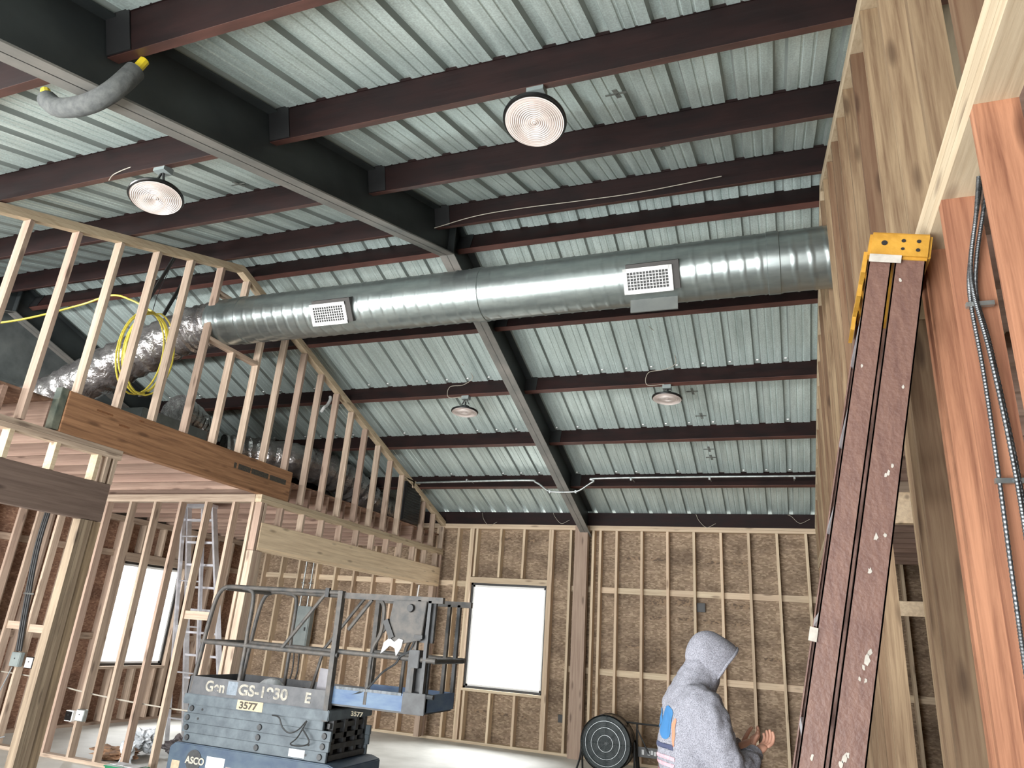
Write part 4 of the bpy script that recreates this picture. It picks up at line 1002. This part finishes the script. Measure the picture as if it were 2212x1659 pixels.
# ------------------------------------------------------------------ rubbish on the floor behind the stud wall
def blob(name, c, r, m, label, cat, seed, amp=.35, grp=None, flat=.7):
    import bmesh
    me = bpy.data.meshes.new(name); bm = bmesh.new(); bmesh.ops.create_icosphere(bm, subdivisions=4, radius=1)
    for v in bm.verts:
        d = v.co.copy(); k = 1+amp*mnoise.noise(d*1.8+V((seed, 0, 0)))+amp*.5*mnoise.noise(d*5+V((seed, 3, 0)))
        v.co = V((d.x*r[0]*k, d.y*r[1]*k, max(d.z, -flat)*r[2]*k))
    lo_ = min(v.co.z for v in bm.verts)
    for v in bm.verts: v.co += V((c[0], c[1], c[2]-lo_))
    bm.to_mesh(me); bm.free(); me.materials.append(m); o = bpy.data.objects.new(name, me); COL.objects.link(o)
    return tag(o, label, cat, grp)
blob('plastic_bag', (-7.35, 7.35, .02), (.17, .14, .11), PLAST, 'grey crumpled plastic bag on top of the rubbish behind the studs', 'bag', 3, .9)
blob('cardboard_scrap', (-7.3, 6.95, 0.0), (.26, .17, .06), CARD, 'torn brown cardboard heap on the floor behind the studs', 'cardboard', 8, .8)
blob('dark_rag', (-6.95, 7.55, 0.0), (.15, .12, .10), mat('dark_cloth', (50, 44, 46), (84, 76, 76), scale=(14, 14, 14)), 'dark rag in the rubbish heap beside the scissor lift', 'rag', 12, .9)
blob('crumpled_paper', (-6.80, 7.75, 0.0), (.13, .10, .12), PAPER, 'crumpled white paper at the rubbish heap beside the scissor lift', 'paper', 17, 1.0)
blob('plastic_bag', (-6.98, 6.78, 0.0), (.07, .06, .12), PLAST, 'small clear plastic bag standing against the bottom plate', 'bag', 22, .7)
tb = tag(empty('storage_tub', (-6.47, 6.33, 0)), 'green tub with white paper on top at the bottom edge', 'tub')
MB().prism([(-.17, 0), (.17, 0), (.19, .10), (-.19, .10)], -.10, .10, ax=1).build('tub_body', GREEN, tb); B('tub_rim', GREEN, tb, -.2, .2, -.11, .11, .10, .112)
o = B('paper_sheet', PAPER, None, -6.65, -6.47, 6.28, 6.42, .114, .118); tag(o, 'white paper sheet lying on the green tub, left one', 'paper')
o = B('paper_sheet', PAPER, None, -6.44, -6.30, 6.26, 6.40, .114, .120); tag(o, 'white paper sheet lying on the green tub, right one', 'paper')

# ------------------------------------------------------------------ person in a grey hoodie
from mathutils.bvhtree import BVHTree
def skin(nodes, edges, sub=2, name='tmp'):
    """nodes: {key: ((x,y,z),(rx,ry))}; returns baked mesh grown around the skeleton"""
    keys = list(nodes); idx = {k: i for i, k in enumerate(keys)}
    me = bpy.data.meshes.new(name); me.from_pydata([nodes[k][0] for k in keys], [(idx[a], idx[b]) for a, b in edges], []); me.update()
    o = bpy.data.objects.new(name, me); COL.objects.link(o)
    md = o.modifiers.new('s', 'SKIN'); md.use_smooth_shade = True; md.branch_smoothing = .6
    if not me.skin_vertices: 
        bpy.context.view_layer.objects.active = o; bpy.ops.mesh.customdata_skin_add()
    for i, k in enumerate(keys):
        sv = me.skin_vertices[0].data[i]; sv.radius = nodes[k][1]; sv.use_root = (i == 0)
    sm = o.modifiers.new('b', 'SUBSURF'); sm.levels = sub; sm.render_levels = sub
    bpy.context.view_layer.update()
    dg = bpy.context.evaluated_depsgraph_get(); r = bpy.data.meshes.new_from_object(o.evaluated_get(dg))
    bpy.data.objects.remove(o); return r
def chain(pts, rs, pre):
    n = {}; e = []
    for i, (p, r) in enumerate(zip(pts, rs)):
        n[pre+str(i)] = (p, (r, r) if not isinstance(r, tuple) else r)
        if i: e.append((pre+str(i-1), pre+str(i)))
    return n, e
def join_meshes(ms, name):
    import bmesh
    bm = bmesh.new()
    for m in ms: bm.from_mesh(m)
    me = bpy.data.meshes.new(name); bm.to_mesh(me); bm.free(); me.polygons.foreach_set('use_smooth', [True]*len(me.polygons)); return me
def remesh(me, vox=.012):
    o = bpy.data.objects.new('tmp', me); COL.objects.link(o)
    r = o.modifiers.new('r', 'REMESH'); r.mode = 'VOXEL'; r.voxel_size = vox
    c = o.modifiers.new('c', 'SMOOTH'); c.factor = .5; c.iterations = 4
    bpy.context.view_layer.update()
    m2 = bpy.data.meshes.new_from_object(o.evaluated_get(bpy.context.evaluated_depsgraph_get())); bpy.data.objects.remove(o); return m2
def sub_skin(nodes, edges, sub=2):
    # each unbranched run of the skeleton is grown on its own, then everything is fused
    runs = {}
    for a, b in edges: runs.setdefault(b[:2] if b[0] in 'al' else 'T', []).append((a, b))
    ms = []
    for k, ed in runs.items():
        ks = []
        for a, b in ed:
            for q in (a, b):
                if q not in ks: ks.append(q)
        nn = {q: nodes[q] for q in ks}
        if k != 'T':
            r0_ = nodes[ks[1]][1]; nn[ks[0]] = (tuple(V(nodes[ks[0]][0])*.55+V(nodes[ks[1]][0])*.45), r0_)
        ms.append(skin(nn, ed, sub))
    return join_meshes(ms, 'fused')
PER = tag(empty('person', (-.455, 3.94, 0), math.radians(20)), 'person in a light grey hooded sweatshirt, hood up, hands raised in front', 'person')
def arm_pts(s):
    return [V((-.01, .165*s, 1.42)), V((.03, .235*s, 1.29)), V((.09, .25*s, 1.14)), V((.17, .19*s, 1.15)), V((.25, .12*s, 1.20))]
N = {'pel': ((-.02, 0, .95), (.11, .08)), 'wst': ((-.02, 0, 1.08), (.10, .075)), 'chs': ((-.02, 0, 1.27), (.12, .085)), 'ubk': ((-.02, 0, 1.39), (.10, .065)), 'nck': ((.0, 0, 1.485), (.058, .058)), 'hd0': ((.045, 0, 1.55), (.075, .08)), 'hd1': ((.07, 0, 1.63), (.085, .10)), 'hd2': ((.06, 0, 1.685), (.06, .07))}
E_ = [('pel', 'wst'), ('wst', 'chs'), ('chs', 'ubk'), ('ubk', 'nck'), ('nck', 'hd0'), ('hd0', 'hd1'), ('hd1', 'hd2')]
for s, t in ((-1, 'R'), (1, 'L')):
    ap = arm_pts(s)
    for i, (p, r) in enumerate(zip(ap, (.045, .043, .04, .036, .027))): N['a%s%d' % (t, i)] = (tuple(p), (r, r))
    E_ += [('ubk', 'a%s0' % t)] + [('a%s%d' % (t, i), 'a%s%d' % (t, i+1)) for i in range(4)]
    for i, (p, r) in enumerate((((-.02, .09*s, .88), .095), ((.0, .10*s, .70), .08), ((.01, .105*s, .50), .058), ((-.01, .11*s, .30), .056), ((-.03, .11*s, .09), .04), ((.10, .12*s, .035), .04))): N['l%s%d' % (t, i)] = (p, (r, r))
    E_ += [('pel', 'l%s0' % t)] + [('l%s%d' % (t, i), 'l%s%d' % (t, i+1)) for i in range(5)]
body = [remesh(sub_skin(N, E_), .008)]
# hands: palm and five curled fingers each
for s in (-1, 1):
    w0 = V((.25, .12*s, 1.20)); fwd = V((.80, -.35*s, .48)).normalized(); side = V((0, 1, .1)).cross(fwd).normalized(); upv = side; lat = fwd.cross(upv).normalized()
    pc = w0+fwd*.05
    n, e = chain([w0-fwd*.01, w0+fwd*.03, w0+fwd*.075], [(.026, .02), (.036, .017), (.038, .015)], 'p'); body.append(skin({k: (tuple(v[0]), v[1]) for k, v in n.items()}, e))
    for j, (off, ln) in enumerate(((-.030, .066), (-.010, .076), (.010, .072), (.030, .056))):
        b0 = w0+fwd*.06+lat*off; b1 = w0+fwd*.095+lat*off*1.1
        d2 = (fwd*.8-upv*.6).normalized(); d3 = (fwd*.3-upv*.95).normalized()
        n, e = chain([b0, b1, b1+d2*ln*.45, b1+d2*ln*.45+d3*ln*.4], [.009, .0088, .008, .0068], 'f'); body.append(skin({k: (tuple(v[0]), v[1]) for k, v in n.items()}, e))
    n, e = chain([w0+fwd*.02+lat*.02, w0+fwd*.045+lat*.045-upv*.012, w0+fwd*.075+lat*.052-upv*.028, w0+fwd*.10+lat*.044-upv*.04], [.012, .011, .0095, .008], 't'); body.append(skin({k: (tuple(v[0]), v[1]) for k, v in n.items()}, e))
# face features
hc = V((.07, 0, 1.62)); 
n, e = chain([hc+V((.085, 0, .022)), hc+V((.108, 0, -.008)), hc+V((.098, 0, -.022))], [.009, .012, .011], 'n'); body.append(skin({k: (tuple(v[0]), v[1]) for k, v in n.items()}, e))
n, e = chain([hc+V((.085, -.026, -.048)), hc+V((.094, 0, -.048)), hc+V((.085, .026, -.048))], [.005, .008, .005], 'm'); body.append(skin({k: (tuple(v[0]), v[1]) for k, v in n.items()}, e))
n, e = chain([hc+V((.05, 0, -.06)), hc+V((.078, 0, -.085))], [.035, .022], 'c'); body.append(skin({k: (tuple(v[0]), v[1]) for k, v in n.items()}, e))
bme = join_meshes(body, 'body'); bme.materials.append(SKIN)
bo = bpy.data.objects.new('body', bme); COL.objects.link(bo); bo.parent = PER
for s in (-1, 1):
    MB().lathe([(.001, -.006), (.009, -.003), (.009, .003), (.001, .006)], 12, o=hc+V((.082, s*.031, .022)), ax=0).build('eye', BLACKG, PER, smooth=True)
# trousers, boots
tn = {'p': ((-.02, 0, .97), (.165, .125)), 'p2': ((-.02, 0, .90), (.17, .13))}; te = [('p', 'p2')]
for s, t in ((-1, 'R'), (1, 'L')):
    for i, (p, r) in enumerate((((-.02, .095*s, .82), .105), ((.0, .10*s, .66), .092), ((.01, .105*s, .48), .078), ((-.005, .11*s, .28), .075), ((-.02, .11*s, .10), .078))): tn['l%s%d' % (t, i)] = (p, (r, r))
    te += [('p2', 'l%s0' % t)] + [('l%s%d' % (t, i), 'l%s%d' % (t, i+1)) for i in range(4)]
def wrinkle(me, amp, sc):
    for v in me.vertices:
        nz = mnoise.noise(V((v.co.x*sc, v.co.y*sc, v.co.z*sc*.55)))+.5*mnoise.noise(v.co*sc*2.3)
        v.co += v.normal*nz*amp
tm = remesh(sub_skin(tn, te)); wrinkle(tm, .008, 16); tm.materials.clear(); tm.materials.append(JEANS); to = bpy.data.objects.new('trousers', tm); COL.objects.link(to); to.parent = PER
for s in (-1, 1):
    n, e = chain([(-.04, .11*s, .14), (-.045, .11*s, .06), (.03, .115*s, .05), (.13, .12*s, .042), (.17, .123*s, .04)], [.055, .05, (.05, .045), (.048, .04), (.036, .032)], 'b')
    m_ = skin(n, e); m_.materials.clear(); m_.materials.append(BOOT)
    for v in m_.vertices: v.co.z = max(v.co.z, .002)
    o = bpy.data.objects.new('boot', m_); COL.objects.link(o); o.parent = PER
# hoodie
def hood_mat():
    m, nt, b = _nt('heather_grey_fleece')
    ns = _n(nt, 'ShaderNodeTexNoise', Scale=220.0, Detail=3); nt.links.new(_coord(nt), ns.inputs['Vector'])
    r = _ramp(nt, [(.3, srgb(98, 98, 106)), (.7, srgb(160, 160, 170))]); nt.links.new(ns.outputs['Fac'], r.inputs['Fac'])
    nt.links.new(r.outputs['Color'], b.inputs['Base Color']); b.inputs['Roughness'].default_value = .95; b.inputs['Specular IOR Level'].default_value = .1
    bp = _n(nt, 'ShaderNodeBump', Strength=.3, Distance=.004); nt.links.new(ns.outputs['Fac'], bp.inputs['Height']); nt.links.new(bp.outputs['Normal'], b.inputs['Normal'])
    return m
HOOD = hood_mat()
hn = {'h': ((-.02, 0, .90), (.165, .135)), 'w': ((-.025, 0, 1.0), (.195, .16)), 'b': ((-.03, 0, 1.12), (.21, .165)), 'c': ((-.025, 0, 1.28), (.215, .16)), 'u': ((-.02, 0, 1.40), (.19, .13)), 'n': ((.0, 0, 1.475), (.125, .11)), 'n2': ((.035, 0, 1.54), (.10, .10)), 'n3': ((.06, 0, 1.60), (.085, .09))}
he = [('h', 'w'), ('w', 'b'), ('b', 'c'), ('c', 'u'), ('u', 'n'), ('n', 'n2'), ('n2', 'n3')]
for s, t in ((-1, 'R'), (1, 'L')):
    ap = arm_pts(s)
    for i, (p, r) in enumerate(zip(ap, (.095, .098, .092, .076, .045))): hn['a%s%d' % (t, i)] = (tuple(p), (r, r))
    he += [('u', 'a%s0' % t)] + [('a%s%d' % (t, i), 'a%s%d' % (t, i+1)) for i in range(4)]
hm = remesh(sub_skin(hn, he, 3)); wrinkle(hm, .016, 9); wrinkle(hm, .007, 24); hm.update(); wrinkle(hm, .003, 55); hm.materials.clear(); hm.materials.append(HOOD)
ho_ = bpy.data.objects.new('hooded_sweatshirt', hm); COL.objects.link(ho_); ho_.parent = PER
hm.polygons.foreach_set('use_smooth', [True]*len(hm.polygons))
# cuffs and pocket
for s in (-1, 1):
    ap = arm_pts(s); d = (ap[4]-ap[3]).normalized()
    MB().tube([ap[4]-d*.045, ap[4]-d*.03, ap[4]+d*.005], .05, 20, rad=[.05, .043, .04]).build('cuff', HOOD, ho_, smooth=True)
# hood: deep shell open to the front, tipped down
tilt = math.radians(33); ax_ = V((math.cos(tilt), 0, -math.sin(tilt))); up_ = V((math.sin(tilt), 0, math.cos(tilt))); c0 = V((.075, 0, 1.633))
def hood_shell(shrink, name, m):
    mb = MB(); n = 40; rows = []
    prof = [(-.150, .006), (-.146, .04), (-.128, .075), (-.095, .103), (-.05, .122), (0, .130), (.045, .132), (.085, .130), (.115, .124)]
    prof = [(a*.72, r*.80) for a, r in prof]
    for k, (a, r) in enumerate(prof):
        for j in range(n):
            th = 2*PI*j/n; c_, s_ = math.cos(th), math.sin(th)
            lat_ = .88*r*s_; ver = r*c_*(1.06 if c_ > 0 else 1.28)
            aa = a*(1-.0*c_)+(.02*max(c_, 0) if k > 4 else 0)
            p = c0 + ax_*aa + V((0, 1, 0))*lat_ + up_*ver
            nz = mnoise.noise(p*14)*.007+mnoise.noise(p*34)*.002
            d = (p-c0-ax_*aa).normalized()
            mb.v.append(tuple(p + d*(nz-shrink)))
    for k in range(len(prof)-1):
        for j in range(n): mb.f.append((k*n+j, k*n+(j+1) % n, (k+1)*n+(j+1) % n, (k+1)*n+j))
    mb.f.append(tuple(reversed(range(n))))
    o = mb.build(name, m, ho_, smooth=True)
    sd = o.modifiers.new('t', 'SOLIDIFY'); sd.thickness = .008; sd.offset = -1
    sb = o.modifiers.new('s', 'SUBSURF'); sb.levels = 1; sb.render_levels = 2
    return o
hood = hood_shell(0, 'hood', HOOD)
rim = []
for j in range(41):
    th = 2*PI*j/40; c_, s_ = math.cos(th), math.sin(th); r = .099
    rim.append(c0+ax_*(.083+.02*max(c_, 0))+V((0, .88*r*s_, 0))+up_*(r*c_*(1.06 if c_ > 0 else 1.28)))
MB().tube(rim, .007, 8, caps=False).build('hem', HOOD, hood, smooth=True)
0 and MB().tube(curve([(-.07, -.105, 1.50), (-.095, -.05, 1.515), (-.10, 0, 1.52), (-.095, .05, 1.515), (-.07, .105, 1.50)], 6), .026, 12).build('neck_fold', HOOD, ho_, smooth=True)
# coloured print on the back
bvh = BVHTree.FromPolygons([v.co for v in hm.vertices], [p.vertices for p in hm.polygons])
def back_print(poly, m, name='back_print'):
    """poly in (y, z) local; a filled fan mapped onto the back"""
    cy__, cz__ = sum(p[0] for p in poly)/len(poly), sum(p[1] for p in poly)/len(poly); mb = MB(); rings = 6; k = len(poly)
    for i in range(rings+1):
        for (y, z) in poly:
            yy, zz = cy__+(y-cy__)*i/rings, cz__+(z-cz__)*i/rings
            h = bvh.ray_cast(V((-.6, yy, zz)), V((1, 0, 0)))
            if h[0] is None: return
            mb.v.append(tuple(h[0]+h[1]*.0035))
    for i in range(rings):
        for j in range(k): mb.f.append((i*k+j, i*k+(j+1) % k, (i+1)*k+(j+1) % k, (i+1)*k+j))
    mb.build(name, m, ho_, smooth=True)
def ell(cy, cz, ry, rz, n=20): return [(cy+ry*math.cos(2*PI*i/n), cz+rz*math.sin(2*PI*i/n)) for i in range(n)]
def rect(a, b, c, d, n=5):
    o = []
    for i in range(n): o.append((a+(b-a)*i/n, c))
    for i in range(n): o.append((b, c+(d-c)*i/n))
    for i in range(n): o.append((b+(a-b)*i/n, d))
    for i in range(n): o.append((a, d+(c-d)*i/n))
    return o
BLU = mat('blue_print', (40, 96, 150), (52, 112, 164), rough=.8); ORA = mat('orange_print', (214, 112, 84), (224, 130, 100), rough=.8); NAV = mat('navy_print', (50, 56, 84), (62, 68, 96), rough=.8); PNK = mat('pink_print', (206, 164, 172), (190, 140, 152), rough=.8, scale=(40, 40, 40))
back_print(ell(-.055, 1.30, .06, .075), BLU); back_print(ell(.055, 1.31, .04, .05), BLU)
back_print(ell(-.135, 1.265, .014, .062), ORA); back_print(rect(-.12, .12, 1.185, 1.208), NAV)
for z in (1.15, 1.12): back_print(rect(-.14, .13, z-.008, z+.008), PNK)
for k in range(9): back_print(rect(-.145+.03*k, -.128+.03*k, 1.055, 1.09), NAV if k % 2 else ORA)

# ------------------------------------------------------------------ camera and light
cam = bpy.data.cameras.new('camera'); co = bpy.data.objects.new('camera', cam); COL.objects.link(co)
yaw, pit, rol = -.3775, .3434, .0729
cyw, syw, cp, sp, cr, sr = math.cos(yaw), math.sin(yaw), math.cos(pit), math.sin(pit), math.cos(rol), math.sin(rol)
f_ = V((syw*cp, cyw*cp, sp)); r0 = V((cyw, -syw, 0)); u0 = r0.cross(f_)
rx = r0*cr + u0*sr; ux = -r0*sr + u0*cr
mw = Matrix((( rx.x, ux.x, -f_.x, 0), (rx.y, ux.y, -f_.y, 0), (rx.z, ux.z, -f_.z, 1.644), (0, 0, 0, 1)))
co.matrix_world = mw
cam.sensor_width = 36; cam.sensor_fit = 'HORIZONTAL'; cam.lens = 36*1519.6/2212; cam.clip_start = .05
S.camera = co
w = bpy.data.worlds.new('sky'); S.world = w; w.use_nodes = True
bg = w.node_tree.nodes['Background']; bg.inputs[0].default_value = (.93, .97, 1, 1); bg.inputs[1].default_value = 2.2
def area(name, loc, target, sx, sy, power, col=(1, 1, 1)):
    l = bpy.data.lights.new(name, 'AREA'); l.shape = 'RECTANGLE'; l.size = sx; l.size_y = sy; l.energy = power; l.color = col
    o = bpy.data.objects.new(name, l); COL.objects.link(o); o.location = loc
    o.rotation_euler = (V(target)-V(loc)).to_track_quat('-Z', 'Y').to_euler(); return o
area('bay_door_daylight', (-3.5, -8.0, 1.5), (-3.5, 6.0, 3.4), 13.0, 2.8, 1700, (1, .985, .96))
area('ceiling_fill', (-4.9, -1.7, .1), (-4.6, 3.2, 5.0), 8.0, 1.8, 1150, (.96, .99, 1))  # added low lamp that brightens the roof underside
area('window_daylight_far', (-4.35, 12.9, 3.0), (-4.6, 10.3, .2), 1.8, 1.4, 420, (.95, .98, 1))
area('window_daylight_left', (-10.9, 9.1, 2.9), (-8.0, 9.0, .3), 1.8, 1.4, 420, (.95, .98, 1))
area('loft_fill', (-7.4, -.3, 3.3), (-7.4, 8, 4.2), 3.4, .5, 420)  # added fill lamp that brightens the loft
S.view_settings.view_transform = 'Standard'
S.view_settings.exposure = 0.1; S.view_settings.gamma = 1.1
S.cycles.use_denoising = True
S.cycles.max_bounces = 8; S.cycles.diffuse_bounces = 5; S.cycles.glossy_bounces = 4
S.cycles.sample_clamp_indirect = 6
